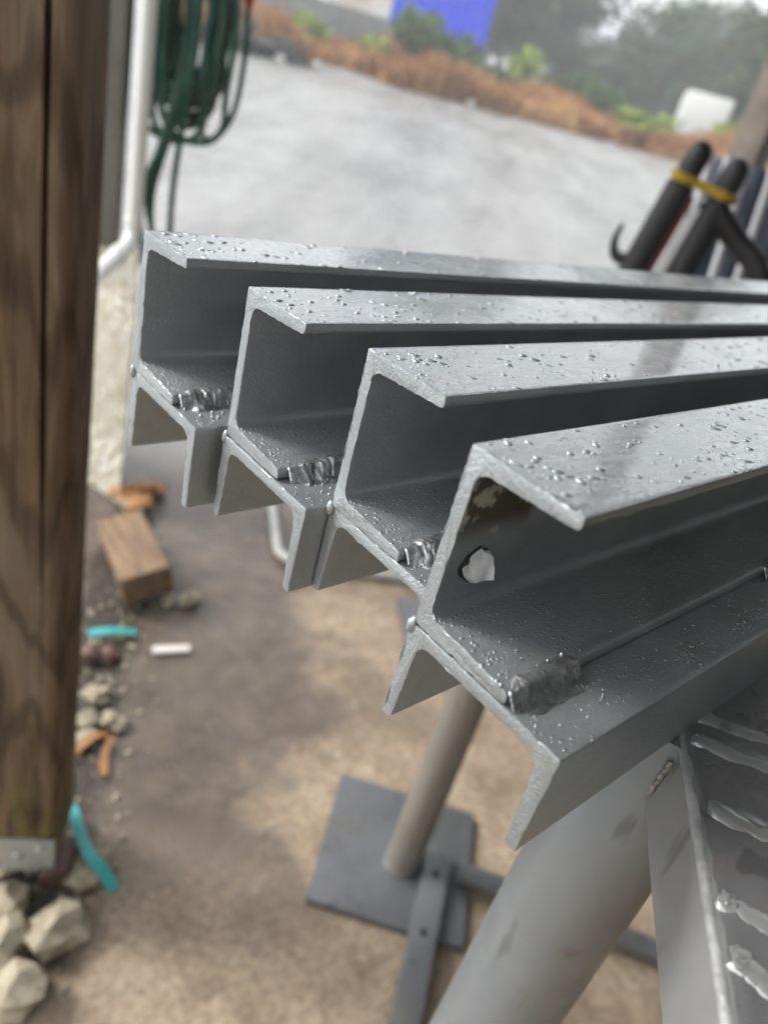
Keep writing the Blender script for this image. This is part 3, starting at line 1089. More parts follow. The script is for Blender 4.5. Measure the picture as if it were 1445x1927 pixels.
add_tube(bm, [Vector((1.030, 1.862, 1.475)), Vector((1.036, 1.858, 1.525))], 0.017, 14)
rf = finish('hose_fitting', bm, simple('red_plastic', (0.42, 0.02, 0.02), 0.35), hose, 40)
rf['label'] = 'red plastic end fitting'
bm = bmesh.new()
add_tube(bm, spline([Vector((1.033, 1.86, 1.480)), Vector((1.040, 1.857, 1.36)), Vector((1.030, 1.862, 1.21)), Vector((0.99, 1.885, 1.13)), Vector((0.955, 1.905, 1.145)), Vector((0.95, 1.91, 1.25)), Vector((0.955, 1.91, 1.45)), Vector((0.93, 1.92, 1.67))], 6), 0.0085, 9)
finish('hose_loop', bm, HOSE, hose, 60)

# ------------------------------------------------------------------ litter on the ground
STONE = Mat('rough_limestone')
sn_ = STONE.noise(40, 6, 0.7)
STONE.set(Base_Color=STONE.ramp(sn_, [(0.3, (0.20, 0.16, 0.11)), (0.55, (0.42, 0.37, 0.27)), (0.75, (0.58, 0.53, 0.42))]), Roughness=0.8)
STONE.bump(STONE.noise(160, 5, 0.7), 0.7, 0.004)
STONE = STONE.m
REDST = simple('brown_red_stone', (0.13, 0.07, 0.055), 0.6, 0, 0.3, 30, 0.4)
rocks = [
    ((0.088, 0.480), (0.040, 0.032, 0.028), STONE, 'pale pitted stone lying right of the two stones at the lower left corner'),
    ((0.012, 0.498), (0.034, 0.030, 0.026), STONE, 'pale stone half cut off by the left edge, middle of the lower stones'),
    ((0.004, 0.420), (0.036, 0.032, 0.030), STONE, 'pinkish pale stone lowest in the bottom left corner'),
    ((0.030, 0.570), (0.034, 0.026, 0.022), STONE, 'pale flat stone beside the steel stem under the post'),
    ((0.052, 0.668), (0.036, 0.030, 0.020), STONE, 'cream stone just under the left end of the stirrup plate'),
    ((0.176, 0.565), (0.040, 0.026, 0.018), STONE, 'tan stone under the lower end of the turquoise strap'),
    ((0.128, 0.615), (0.038, 0.030, 0.030), REDST, 'dark red brown stone in the shade under the post'),
    ((0.352, 0.975), (0.030, 0.024, 0.020), STONE, 'small cream stone, upper one of the cluster right of the post'),
    ((0.305, 0.915), (0.028, 0.022, 0.018), STONE, 'small grey cream stone, left one of the cluster right of the post'),
    ((0.352, 0.888), (0.026, 0.022, 0.018), STONE, 'small grey stone, right one of the cluster right of the post'),
    ((0.280, 0.870), (0.024, 0.020, 0.015), STONE, 'small stone, lowest of the cluster right of the post'),
    ((0.384, 1.110), (0.026, 0.022, 0.022), REDST, 'dull pinkish red stone beside the left end of the upper turquoise strap'),
    ((0.700, 1.215), (0.030, 0.026, 0.020), STONE, 'small pale stone right of the timber offcut'),
    ((0.655, 1.235), (0.022, 0.018, 0.014), STONE, 'small pale stone touching the right corner of the timber offcut'),
    ((0.425, 1.095), (0.028, 0.022, 0.016), REDST, 'dull brown stone below the upper turquoise strap'),
    ((0.745, 1.720), (0.034, 0.026, 0.022), STONE, 'pale stone against the foot of the cream wall'),
]
for k, (q, s, mt, lab) in enumerate(rocks):
    bm = bmesh.new()
    s = tuple(x * (1.35 if q[1] < 0.62 else 1.1) for x in s)
    add_blob(bm, (0, 0, s[2] * 0.72), s, 2, 0.55, 1.5, k + 0.7)
    for v in bm.verts:
        q_ = v.co + V3(k, 0, 0)
        v.co += v.co.normalized() * 0.0030 * noise.noise(q_ * 110)
    for v in bm.verts:
        if v.co.z < -0.002:
            v.co.z = -0.002
    o = finish('stone', bm, mt, None, 24, (q[0], q[1], 0))
    o.rotation_euler.z = k * 1.3
    tag(o, lab, 'stone', 'stones lying round the post and wall')
# timber offcut leaning on rubble
WOODB = Mat('offcut_timber')
wb_ = WOODB.noise(60, 5, 0.6, WOODB.map((0.12, 1, 1)))
WOODB.set(Base_Color=WOODB.ramp(wb_, [(0.3, (0.11, 0.063, 0.034)), (0.7, (0.27, 0.17, 0.095))]), Roughness=0.65)
WOODB.bump(wb_, 0.4, 0.003)
bm = bmesh.new()
add_box(bm, (0, 0, 0), (0.33, 0.135, 0.09), 0, 0.006)
bmesh.ops.subdivide_edges(bm, edges=bm.edges, cuts=3, use_grid_fill=True)
for v in bm.verts:
    v.co += Vector((noise.noise(v.co * 25), noise.noise(v.co * 25 + Vector((3, 3, 3))), noise.noise(v.co * 25 + Vector((6, 1, 3))))) * 0.004
ob = finish('timber_offcut', bm, WOODB.m, None, 30, (0.618, 1.400, 0.068))
ob.rotation_euler = (R(-14), R(4), R(79))
tag(ob, 'short square brown timber offcut lying beside the cream wall', 'timber')
LEAF = simple('dry_orange_leaf', (0.36, 0.17, 0.06), 0.6, 0, 0.4, 30)


def strap(name, pts, w, th, mat, label, cat):
    bm = bmesh.new()
    pts = spline(pts, 6)
    sec = []
    for i, p in enumerate(pts):
        t = (pts[min(i + 1, len(pts) - 1)] - pts[max(i - 1, 0)]).normalized()
        s_ = Vector((t.y, -t.x, 0)).normalized() * w / 2
        sec.append([bm.verts.new(p + s_), bm.verts.new(p - s_), bm.verts.new(p - s_ + Vector((0, 0, th))), bm.verts.new(p + s_ + Vector((0, 0, th)))])
    for i in range(len(sec) - 1):
        for k in range(4):
            bm.faces.new((sec[i][k], sec[i][(k + 1) % 4], sec[i + 1][(k + 1) % 4], sec[i + 1][k]))
    bm.faces.new(sec[0]); bm.faces.new(sec[-1][::-1])
    o = finish(name, bm, mat, None, 30)
    return tag(o, label, cat)


TEAL = simple('turquoise_plastic', (0.06, 0.42, 0.42), 0.3, 0, 0.1, 12)
V = Vector
strap('plastic_strap', [V((0.188, 0.700, 0.035)), V((0.182, 0.650, 0.040)), V((0.176, 0.580, 0.046)), V((0.186, 0.545, 0.040)), V((0.198, 0.505, 0.016))], 0.022, 0.002, TEAL, 'bright turquoise plastic strap hanging down beside the post foot', 'strap')
strap('plastic_strap', [V((0.400, 1.165, 0.035)), V((0.455, 1.160, 0.030)), V((0.520, 1.150, 0.010))], 0.026, 0.002, TEAL, 'turquoise plastic strap lying on the ground below the timber offcut', 'strap')
bm = bmesh.new()
add_box(bm, (0, 0, 0.006), (0.095, 0.026, 0.012), 0, 0.004)
o = finish('plastic_scrap', bm, simple('white_plastic', (0.72, 0.66, 0.62), 0.4, 0, 0.1), None, 40, (0.575, 1.055, 0.001))
o.rotation_euler.z = R(-20)
tag(o, 'small white plastic scrap alone on the damp concrete', 'scrap')


def leaf_obj(label, c, pts, w):
    return strap('dry_leaf', [V(c) + V(p) for p in pts], w, 0.0015, LEAF, label, 'leaf')


leaf_obj('curled orange dry leaf below the small stones by the post', (0.29, 0.835, 0.004), [(-0.055, 0.0, 0.012), (0, 0.02, 0.02), (0.04, 0.03, 0.004)], 0.018)
leaf_obj('narrow pinkish brown dry leaf under the curled orange one', (0.30, 0.81, 0.003), [(-0.02, -0.05, 0.004), (0.0, 0.0, 0.012), (0.03, 0.03, 0.014)], 0.016)
bm = bmesh.new()
for k in range(9):
    rr = random.Random(k)
    add_blob(bm, (rr.uniform(-.07, .07), rr.uniform(-.06, .06), 0.02 + rr.uniform(0, .03)), (0.045, 0.028, 0.02), 2, 0.5, 1.7, k + .3)
o = finish('leaf_heap', bm, LEAF, None, 60, (0.80, 1.74, 0))
tag(o, 'small heap of orange brown dry leaves at the end of the cream wall', 'leaves')
# grit along the wall foot
vs, fs = [], []
rg_ = random.Random(5)
for _ in range(420):
    k = rg_.random()
    p = V((0.05, 0.50, 0)).lerp(V((0.74, 1.62, 0)), k) + V((rg_.gauss(0, .05) + 0.02, rg_.gauss(0, .05), 0))
    r = 0.002 + 0.007 * rg_.random() ** 3
    dome(vs, fs, (p.x, p.y, -0.001), r, r * 0.9, 1 + 0.5 * rg_.random(), rg_.random() * 3, 6)
o = raw('grit', vs, fs, STONE)
tag(o, 'loose grit along the foot of the wall and post', 'gravel', None, 'stuff')

# ------------------------------------------------------------------ bent tube frame on the ground
bm = bmesh.new()
TUBE = simple('pale_grey_tube', (0.50, 0.50, 0.47), 0.45, 0.1, 0.15)
c_ = [V((1.30, 1.745, 0.016)), V((1.19, 1.54, 0.016)), V((1.095, 1.365, 0.016)), V((1.078, 1.315, 0.016)), V((1.095, 1.262, 0.016)), V((1.135, 1.228, 0.016)), V((1.35, 1.085, 0.016)), V((1.57, 0.94, 0.016)), V((1.62, 0.915, 0.016)), V((1.67, 0.94, 0.016)), V((1.70, 0.98, 0.016)), V((1.92, 1.36, 0.016)), V((1.93, 1.42, 0.016)), V((1.88, 1.47, 0.016)), V((1.42, 1.77, 0.016)), V((1.35, 1.78, 0.016)), V((1.30, 1.745, 0.016))]
add_tube(bm, spline(c_, 4), 0.016, 10, False)
o = finish('tube_frame', bm, TUBE, None, 60)
tag(o, 'pale grey bent tube frame lying on the floor beyond the beams', 'frame')

# ------------------------------------------------------------------ padded uprights on the right
BLK = simple('black_foam', (0.009, 0.009, 0.010), 0.5, 0, 0.3, 20)
YEL = simple('yellow_webbing', (0.62, 0.42, 0.02), 0.5, 0, 0.15, 30)
REDP = simple('dark_red_trim', (0.20, 0.012, 0.012), 0.4)
STEELR = simple('bright_bare_steel', (0.62, 0.62, 0.62), 0.35, 0.5, 0.1)
up = thing('padded_uprights', 'pair of black padded uprights tied with a yellow strap, curved black arm at the side', 'rack', (0, 0, 0))


def lean(top, low, z):
    t = (z - top.z) / (low.z - top.z)
    return top.lerp(low, t)


T1, L1 = V((1.4600, 0.672, 1.414)), V((1.441, 0.705, 1.174))
T2, L2 = V((1.500, 0.598, 1.400)), V((1.489, 0.617, 1.193))
tubes = []
for (T, L, r) in ((T1, L1, 0.0315), (T2, L2, 0.030)):
    bot = lean(T, L, 0.01)
    bm = bmesh.new()
    add_tube(bm, [bot, lean(T, L, 0.7), lean(T, L, 1.2), lean(T, L, T.z - 0.068), lean(T, L, T.z - 0.064)], r, 20, True, lambda t, r=r: r if t < 0.99 else r * 0.7)
    finish('padded_tube', bm, BLK, up, 40)
    bm = bmesh.new()
    ax_ = (T - L).normalized()
    lathe(bm, [(0.026, -0.075), (0.027, -0.03), (0.027, 0.0), (0.024, 0.012), (0.017, 0.021), (0.007, 0.025)], 20, Matrix.Translation(T) @ ax_.to_track_quat('Z', 'Y').to_matrix().to_4x4())
    finish('cap', bm, BLK, up, 60)
bm = bmesh.new()
band = []
m1, m2 = lean(T1, L1, T1.z - 0.052), lean(T2, L2, T2.z - 0.050)
for a in range(60, 301, 20):
    ax = (m2 - m1).normalized()
    ay = V((-ax.y, ax.x, 0))
    band.append(m1 + (ax * math.cos(R(a)) + ay * math.sin(R(a))) * 0.0325)
for a in range(240, 481, 20):
    band.append(m2 + (ax * math.cos(R(a)) + ay * math.sin(R(a))) * 0.0325)
band.append(band[0])
sec = [[bm.verts.new(p + V((0, 0, dz))) for dz in (-0.010, 0.009)] for p in band]
for i in range(len(sec) - 1):
    bm.faces.new((sec[i][0], sec[i + 1][0], sec[i + 1][1], sec[i][1]))
r_ = bmesh.ops.solidify(bm, geom=list(bm.faces), thickness=0.003)
finish('yellow_strap', bm, YEL, up, 50)
viewr = V((0.5, -0.86, 0))
bm = bmesh.new()
add_tube(bm, [lean(T1, L1, 1.33) + viewr * 0.031, lean(T1, L1, 0.05) + viewr * 0.031], 0.012, 8)
finish('red_trim', bm, REDP, up, 40)
bm = bmesh.new()
add_tube(bm, [lean(T1, L1, 1.335) + viewr * 0.062, lean(T1, L1, 0.02) + viewr * 0.064], 0.013, 12)
finish('steel_rod', bm, STEELR, up, 40)
bm = bmesh.new()
s0 = lean(T2, L2, 1.315)
add_tube(bm, spline([s0 + V((-.01, .02, 0.02)), s0 + V((0.005, -0.015, -0.005)), V((1.532, 0.545, 1.27)), V((1.553, 0.490, 1.235)), V((1.566, 0.455, 1.17)), V((1.572, 0.445, 1.05))], 6), 0.026, 14)
finish('curved_arm', bm, BLK, up, 50)
bm = bmesh.new()
h0 = lean(T1, L1, 1.17) - viewr * 0.02
add_tube(bm, spline([h0, h0 - viewr * 0.03 + V((0, 0, 0.0)), h0 - viewr * 0.045 + V((0, 0, 0.03)), h0 - viewr * 0.042 + V((0, 0, 0.07))], 5), 0.012, 10, True, lambda t: 0.016 - 0.011 * t)
finish('hook', bm, BLK, up, 50)
bm = bmesh.new()
add_box(bm, V((1.42, 0.70, 0.012)), (0.34, 0.5, 0.02), R(57), 0.003)
finish('foot_plate', bm, PLATE, up, 30)

# rack of blue grey sheets with pale bars leaning in front
rk = thing('sheet_rack', 'blue grey ribbed sheets with pale steel bars leaning against them, far right', 'rack', (0, 0, 0))
BLUEG = simple('blue_grey_sheet', (0.065, 0.085, 0.12), 0.4, 0.1, 0.2, 6)
PALE = simple('pale_bar', (0.66, 0.66, 0.70), 0.4, 0.1, 0.1, 10)
rx = V((0.42, -0.907, 0))
p0 = V((2.31, 0.93, 0))
lean_ = V((0.09, 0.17, 1.0))
bm = bmesh.new()
n = 60
top, bot = [], []
bk = V((0.907, 0.42, 0))
for i in range(n + 1):
    q = p0 + rx * (-0.02 + 1.3 * i / n) + bk * (0.016 * math.sin(i * 1.35))
    top.append((bm.verts.new(q + lean_ * 1.43), bm.verts.new(q + bk * 0.03 + lean_ * 1.43)))
    bot.append((bm.verts.new(q), bm.verts.new(q + bk * 0.03)))
for i in range(n):
    bm.faces.new((bot[i][0], bot[i + 1][0], top[i + 1][0], top[i][0]))
    bm.faces.new((bot[i][1], top[i][1], top[i + 1][1], bot[i + 1][1]))
    bm.faces.new((top[i][0], top[i + 1][0], top[i + 1][1], top[i][1]))
bm.faces.new((bot[0][0], top[0][0], top[0][1], bot[0][1]))
finish('ribbed_sheet', bm, BLUEG, rk, 60)
for k, (a, z0, z1) in enumerate(((0.0, 1.27, 1.46), (0.055, 1.24, 1.46), (-0.012, 0.02, 1.19), (0.12, 0.02, 1.45), (0.20, 0.02, 1.46), (0.30, 0.02, 1.44))):
    q = p0 + rx * a - bk * 0.045
    bm = bmesh.new()
    add_tube(bm, [q + lean_ * z0 * 0.985, q + lean_ * z1 * 0.985], 0.0125, 10)
    finish('pale_bar', bm, PALE, rk, 50)

# shed post on the right
tp = thing('shed_post', 'grey brown square shed post leaning into view at the upper right edge', 'post', (0, 0, 0))
bm = bmesh.new()
q = polar(25.6, 3.2)
q.z = 0
q = V((2.725, 1.195, 0))
add_box(bm, q + V((0, 0, 1.33)), (0.11, 0.11, 2.55), R(2), 0.006)
finish('shaft', bm, simple('grey_brown_timber', (0.23, 0.19, 0.16), 0.7, 0, 0.3, 12, 0.3), tp, 30)
bm = bmesh.new()
add_box(bm, q + V((0, 0, 0.06)), (0.14, 0.14, 0.012), R(2), 0.002)
finish('foot_plate', bm, PLATE, tp, 30)

# ------------------------------------------------------------------ far edge of the yard
STRAW = Mat('dry_orange_growth')
oi = STRAW.n.new('ShaderNodeTexCoord')
c_ = STRAW.ramp(STRAW.noise(0.9, 5, 0.6), [(0.3, (0.13, 0.055, 0.025)), (0.48, (0.36, 0.16, 0.055)), (0.66, (0.58, 0.36, 0.16))])
STRAW.set(Base_Color=c_, Roughness=0.8)
STRAW = STRAW.m


def leafmat(name, a, b, c, scale=1.2):
    m = Mat(name)
    m.set(Base_Color=m.ramp(m.noise(scale, 5, 0.65), [(0.3, a), (0.5, b), (0.72, c)]), Roughness=0.65)
    return m.m


LGREEN = leafmat('bush_green', (0.025, 0.05, 0.012), (0.07, 0.13, 0.03), (0.15, 0.22, 0.05))
LYEL = leafmat('bush_yellow_green', (0.10, 0.15, 0.02), (0.26, 0.34, 0.04), (0.38, 0.46, 0.07))
LGUM = leafmat('gum_foliage', (0.026, 0.046, 0.020), (0.070, 0.105, 0.045), (0.13, 0.17, 0.075), 0.6)
LGUM2 = leafmat('gum_foliage_olive', (0.03, 0.04, 0.016), (0.07, 0.085, 0.03), (0.13, 0.15, 0.055), 0.6)
BARK = simple('gum_bark', (0.20, 0.17, 0.14), 0.8, 0, 0.35, 2)


def foliage_mesh(verts, faces, rnd, n, inside, size, up_bias=0.0):
    """n small leaf-clump quads at points from inside(rnd)"""
    for _ in range(n):
        c = inside(rnd)
        a = V((rnd.gauss(0, 1), rnd.gauss(0, 1), rnd.gauss(0, 1) + up_bias)).normalized()
        b = a.orthogonal().normalized()
        b.rotate(Matrix.Rotation(rnd.random() * 6.28, 3, a))
        d = a.cross(b)
        s = size * rnd.uniform(0.6, 1.3)
        k = len(verts)
        verts += [c - b * s * 1.2, c + d * s * 0.55 + a * s * 0.15, c + b * s * 1.2, c - d * s * 0.55 + a * s * 0.15]
        faces.append((k, k + 1, k + 2, k + 3))


def bush(name, label, az, D, w, hgt, mat, n=900, seed=0, group=None, dz=0.0, size=0.09):
    rnd = random.Random(seed)
    base = polar(az, D, dz)
    t = thing(name, label, 'bush', tuple(base), 0, group)
    vs, fs = [], []
    lobes = [(V((rnd.uniform(-.32, .32) * w, rnd.uniform(-.32, .32) * w, rnd.uniform(.35, .78) * hgt)), rnd.uniform(.18, .34)) for _ in range(9)]

    def ins(r):
        c, s = r.choice(lobes)
        d = V((r.gauss(0, 1), r.gauss(0, 1), r.gauss(0, 1))).normalized() * r.random() ** 0.4
        p = c + V((d.x * s * w, d.y * s * w, d.z * s * hgt * 1.1))
        p.z = max(0.04, p.z)
        return p
    foliage_mesh(vs, fs, rnd, n, ins, size)
    raw('foliage', vs, fs, mat, t)
    for k in range(3):
        bm = bmesh.new()
        e = lobes[k][0]
        add_tube(bm, [V((0, 0, -0.05)), e * 0.5 + V((0.02, 0, 0)), e], 0.03, 6, True, lambda q: 0.035 - 0.02 * q)
        finish('stem', bm, BARK, t, 60)
    return t


# dry growth along the edge: one uncountable mass
vs, fs = [], []
rnd = random.Random(21)
for _ in range(15000):
    az = rnd.uniform(23, 65)
    if 58.3 < az < 61.5 and rnd.random() < 0.8:
        continue
    D = 19.6 + (60 - az) * 0.085 + rnd.random() ** 1.3 * 5.0
    p = polar(az, D)
    clump = noise.noise(V((p.x * .45, p.y * .45, 0)))
    if clump < -0.22:
        continue
    hh = (0.45 + 0.75 * max(0, clump + 0.25)) * rnd.uniform(0.5, 1.15)
    if az < 47:
        hh *= 0.9
    a = rnd.random() * 6.28
    s_ = V((math.cos(a), math.sin(a), 0)) * 0.035
    ln_ = V((rnd.gauss(0, .22), rnd.gauss(0, .22), 1)) * hh
    k = len(vs)
    vs += [p - s_ - V((0, 0, .05)), p + s_ - V((0, 0, .05)), p + ln_ * 0.6 + s_ * 1.3, p + ln_, p + ln_ * 0.6 - s_ * 1.3]
    fs.append((k, k + 1, k + 2, k + 3, k + 4))
o = raw('dry_growth', vs, fs, STRAW)
tag(o, 'band of orange brown dry weeds along the far edge of the yard', 'weeds', None, 'stuff')
bush('shrub', 'dark green bush in front of the blue container', 48.3, 22.8, 1.9, 1.75, LGREEN, 1500, 1)
bush('shrub', 'green bush at the right end of the blue container', 46.0, 23.5, 1.6, 1.55, LGREEN, 1200, 2)
bush('shrub', 'small bright yellow green shrub in front of the dark trees', 41.9, 27.0, 1.3, 1.75, LYEL, 700, 3)
bush('shrub', 'light green shrub by the grey fence on the left', 56.0, 23.2, 1.1, 1.05, LYEL, 600, 4)
bush('shrub', 'small yellow green shrub at the middle of the fence', 51.6, 23.6, 1.1, 0.85, LYEL, 500, 5)
bush('shrub', 'broad mid green shrub above the orange weeds, centre right', 36.6, 25.5, 2.4, 1.45, LGREEN, 1200, 6)
bush('shrub', 'yellow green shrub left of the white trailer', 33.8, 25.0, 2.0, 1.05, LYEL, 1000, 7)
bush('shrub', 'olive shrub among the weeds left of the yellow green one', 38.8, 25.8, 2.0, 1.35, LGUM2, 900, 8)
bush('shrub', 'fresh green shrub right of the white trailer', 28.0, 26.5, 1.6, 1.3, LYEL, 900, 9)
bush('shrub', 'green shrub partly behind the shed post', 26.0, 28.0, 2.2, 2.2, LGREEN, 1000, 10)
bush('shrub', 'low grey green shrub between the fence end and the yellow shrub', 43.6, 25.5, 1.8, 1.15, LGUM, 900, 12)
# dark heap
DARK = simple('dark_rubble', (0.06, 0.055, 0.055), 0.8, 0, 0.5, 3, 0.4)
for k, (az, D, w, lab) in enumerate(((58.6, 20.2, 1.7, 'dark rubble heap at the left end of the dry weeds'), (43.8, 21.8, 1.2, 'dark rubble heap at the middle of the yard edge'))):
    bm = bmesh.new()
    add_blob(bm, (0, 0, 0.12), (0.55 * w, 0.5 * w, 0.42), 4, 0.7, 2.2, k + 3.0)
    o = finish('rubble_heap', bm, DARK, None, 60, tuple(polar(az, D)))
    tag(o, lab, 'rubble')
# scattered pale stones along the yard edge
for k, (az, D) in enumerate(((55.1, 19.9), (57.5, 19.4), (45.9, 21.0), (44.6, 20.9), (43.0, 21.3))):
    bm = bmesh.new()
    add_blob(bm, (0, 0, 0.05), (0.13, 0.11, 0.09), 3, 0.4, 1.7, k + 5)
    o = finish('stone', bm, simple('pale_stone_far', (0.6, 0.58, 0.54), 0.6), None, 60, tuple(polar(az, D)))
    tag(o, 'pale stone on the far yard edge, %s' % ('right of two below the left weeds', 'left of two below the left weeds', 'left of three below the bushes', 'middle of three below the bushes', 'right of three beside dark rubble')[k], 'stone', 'pale stones along the yard edge')

# grey sheet fence
FEN = simple('grey_sheet_fence', (0.25, 0.255, 0.255), 0.5, 0.2, 0.12, 3)


def fence(label, az0, D0, az1, D1, ztop, npan):
    p, q = polar(az0, D0), polar(az1, D1)
    t = thing('sheet_fence', label, 'fence', (0, 0, 0))
    d_ = (q - p); d_.z = 0
    L = d_.length; d_.normalize()
    nrm = V((d_.y, -d_.x, 0))
    for i in range(npan):
        bm = bmesh.new()
        cols = []
        for j in range(25):
            s_ = L * (i + j / 24 * 0.985) / npan
            b_ = p + d_ * s_
            zb = gh(b_.x, b_.y) + 0.03
            off = nrm * (0.02 * (1 if (j % 4) < 2 else -1))
            cols.append([bm.verts.new(V((b_.x, b_.y, zb)) + off), bm.verts.new(V((b_.x, b_.y, ztop)) + off), bm.verts.new(V((b_.x, b_.y, ztop)) + off - nrm * .006), bm.verts.new(V((b_.x, b_.y, zb)) + off - nrm * .006)])
        for j in range(24):
            for k in range(4):
                bm.faces.new((cols[j][k], cols[j + 1][k], cols[j + 1][(k + 1) % 4], cols[j][(k + 1) % 4]))
        finish('fence_panel', bm, FEN, t, 0)
        bm = bmesh.new()
        b_ = p + d_ * (L * i / npan)
        add_box(bm, V((b_.x, b_.y, (gh(b_.x, b_.y) + ztop) / 2)) + nrm * 0.05, (0.06, 0.05, ztop - gh(b_.x, b_.y) + 0.04), math.atan2(d_.y, d_.x))
        finish('fence_post', bm, FEN, t, 0)
    return t


fence('grey ribbed sheet fence behind the orange weeds, upper left', 66, 24.5, 46.0, 26.0, 2.86, 5)
fence('low grey fence far behind the yellow green shrub', 44.2, 33, 33, 38, 2.75, 5)

# containers behind the fence
BLUE = simple('bright_blue_sheet', (0.008, 0.055, 0.80), 0.4, 0, 0.08, 1)
WHT = simple('white_sheet', (0.80, 0.79, 0.77), 0.4, 0, 0.05, 1)
GREYM = simple('dark_grey_metal', (0.06, 0.06, 0.065), 0.5, 0.4)


def container(name, label, cat, az, D, L, Wd, z0, z1, mat, rz, ribs=16):
    q = polar(az, D)
    t = thing(name, label, cat, (q.x, q.y, 0), rz)
    bm = bmesh.new()
    n = ribs * 4
    prof = []
    for side in range(4):
        l0 = L if side % 2 == 0 else Wd
        for j in range(n):
            s_ = -l0 / 2 + l0 * j / n
            o_ = 0.018 if (j % 4) in (1, 2) else -0.018
            if side == 0: prof.append((s_, -Wd / 2 - o_))
            if side == 1: prof.append((L / 2 + o_, s_))
            if side == 2: prof.append((-s_, Wd / 2 + o_))
            if side == 3: prof.append((-L / 2 - o_, -s_))
    lo = [bm.verts.new((x, y, z0)) for x, y in prof]
    hi = [bm.verts.new((x, y, z1)) for x, y in prof]
    m_ = len(prof)
    for j in range(m_):
        bm.faces.new((lo[j], lo[(j + 1) % m_], hi[(j + 1) % m_], hi[j]))
    bm.faces.new(lo[::-1]); bm.faces.new(hi)
    finish('body', bm, mat, t, 0)
    for z in (z0, z1):
        bm = bmesh.new()
        for sy in (-1, 1):
            add_box(bm, (0, sy * (Wd / 2 + 0.02), z), (L + 0.08, 0.09, 0.12))
        for sx in (-1, 1):
            add_box(bm, (sx * (L / 2 + 0.02), 0, z), (0.09, Wd - 0.06, 0.12))
        finish('rail', bm, mat, t, 0)
    return t


ct = container('blue_container', 'bright blue container standing behind the grey fence', 'container', 47.9, 29.0, 3.15, 2.2, 2.98, 5.2, BLUE, R(-47))
gz = gh(*ct.location[:2])
for sx in (-1, 1):
    for sy in (-1, 1):
        bm = bmesh.new()
        add_box(bm, (sx * 1.4, sy * 0.95, (gz + 2.95) / 2), (0.16, 0.16, 2.95 - gz))
        finish('support_leg', bm, GREYM, ct, 0)
cw = container('white_container', 'white box with rusty streaks left of the blue container', 'container', 53.0, 29.0, 2.0, 2.0, 2.2, 5.0, leafmat('white_rust_streaks', (0.45, 0.30, 0.2), (0.72, 0.68, 0.62), (0.8, 0.8, 0.78), 0.8), R(-40), 8)
gz = gh(*cw.location[:2])
for sx in (-1, 1):
    bm = bmesh.new()
    add_box(bm, (sx * 0.8, 0, (gz + 2.2) / 2), (0.2, 1.6, 2.2 - gz))
    finish('support_leg', bm, GREYM, cw, 0)
q = polar(30.1, 30.5)
tr = thing('white_trailer', 'plain white box trailer far off at the right between the trees', 'trailer', tuple(q), R(-57))
bm = bmesh.new()
add_box(bm, (0, 0, 1.25), (1.5, 2.8, 1.25), 0, 0.05)
finish('body', bm, WHT, tr, 40)
bm = bmesh.new()
add_box(bm, (0.0, 0, 0.56), (1.3, 2.6, 0.12), 0, 0.02)
finish('chassis', bm, GREYM, tr, 30)
for sx in (-1, 1):
    bm = bmesh.new()
    lathe(bm, [(0.20, -0.09), (0.31, -0.08), (0.33, 0), (0.31, 0.08), (0.20, 0.09)], 18, Matrix.Translation((sx * 0.66, 0.1, 0.33)) @ Matrix.Rotation(R(90), 4, 'Y'))
    finish('wheel', bm, simple('tyre_rubber', (0.02, 0.02, 0.02), 0.8), tr, 40)

# ------------------------------------------------------------------ gum trees
def gum_proto(seed, hgt, mat, n=2600):
    rnd = random.Random(seed)
    bm = bmesh.new()
    tips = []
    trunk = [V((0, 0, -0.3)), V((rnd.gauss(0, .1), rnd.gauss(0, .1), hgt * .25)), V((rnd.gauss(0, .25), rnd.gauss(0, .25), hgt * .55)), V((rnd.gauss(0, .4), rnd.gauss(0, .4), hgt * .9))]
    sp = spline(trunk, 5)
    add_tube(bm, sp, 0.2, 9, True, lambda t: hgt * 0.018 * (1 - 0.85 * t))
    for k in range(12):
        i = rnd.randint(4, len(sp) - 2)
        a = rnd.random() * 6.28
        L = hgt * rnd.uniform(0.14, 0.26)
        e = sp[i] + V((math.cos(a) * L, math.sin(a) * L, L * rnd.uniform(0.2, 0.9)))
        add_tube(bm, [sp[i], (sp[i] + e) / 2 + V((0, 0, L * .08)), e], 0.06, 6, True, lambda t: hgt * 0.006 * (1 - 0.7 * t))
        tips += [e, (sp[i] + e) / 2 + V((0, 0, .2))]
    tips += [sp[-1], sp[-3]]
    for k in range(5):
        a = rnd.random() * 6.28
        tips.append(V((math.cos(a) * hgt * .13, math.sin(a) * hgt * .13, hgt * rnd.uniform(0.2, 0.45))))
    vs, fs = [], []

    def ins(r):
        c = r.choice(tips)
        d = V((r.gauss(0, 1), r.gauss(0, 1), r.gauss(0, .75)))
        d = d.normalized() * r.random() ** 0.45
        return c + d * hgt * 0.115
    foliage_mesh(vs, fs, rnd, n, ins, 0.20)
    return bm, vs, fs, mat


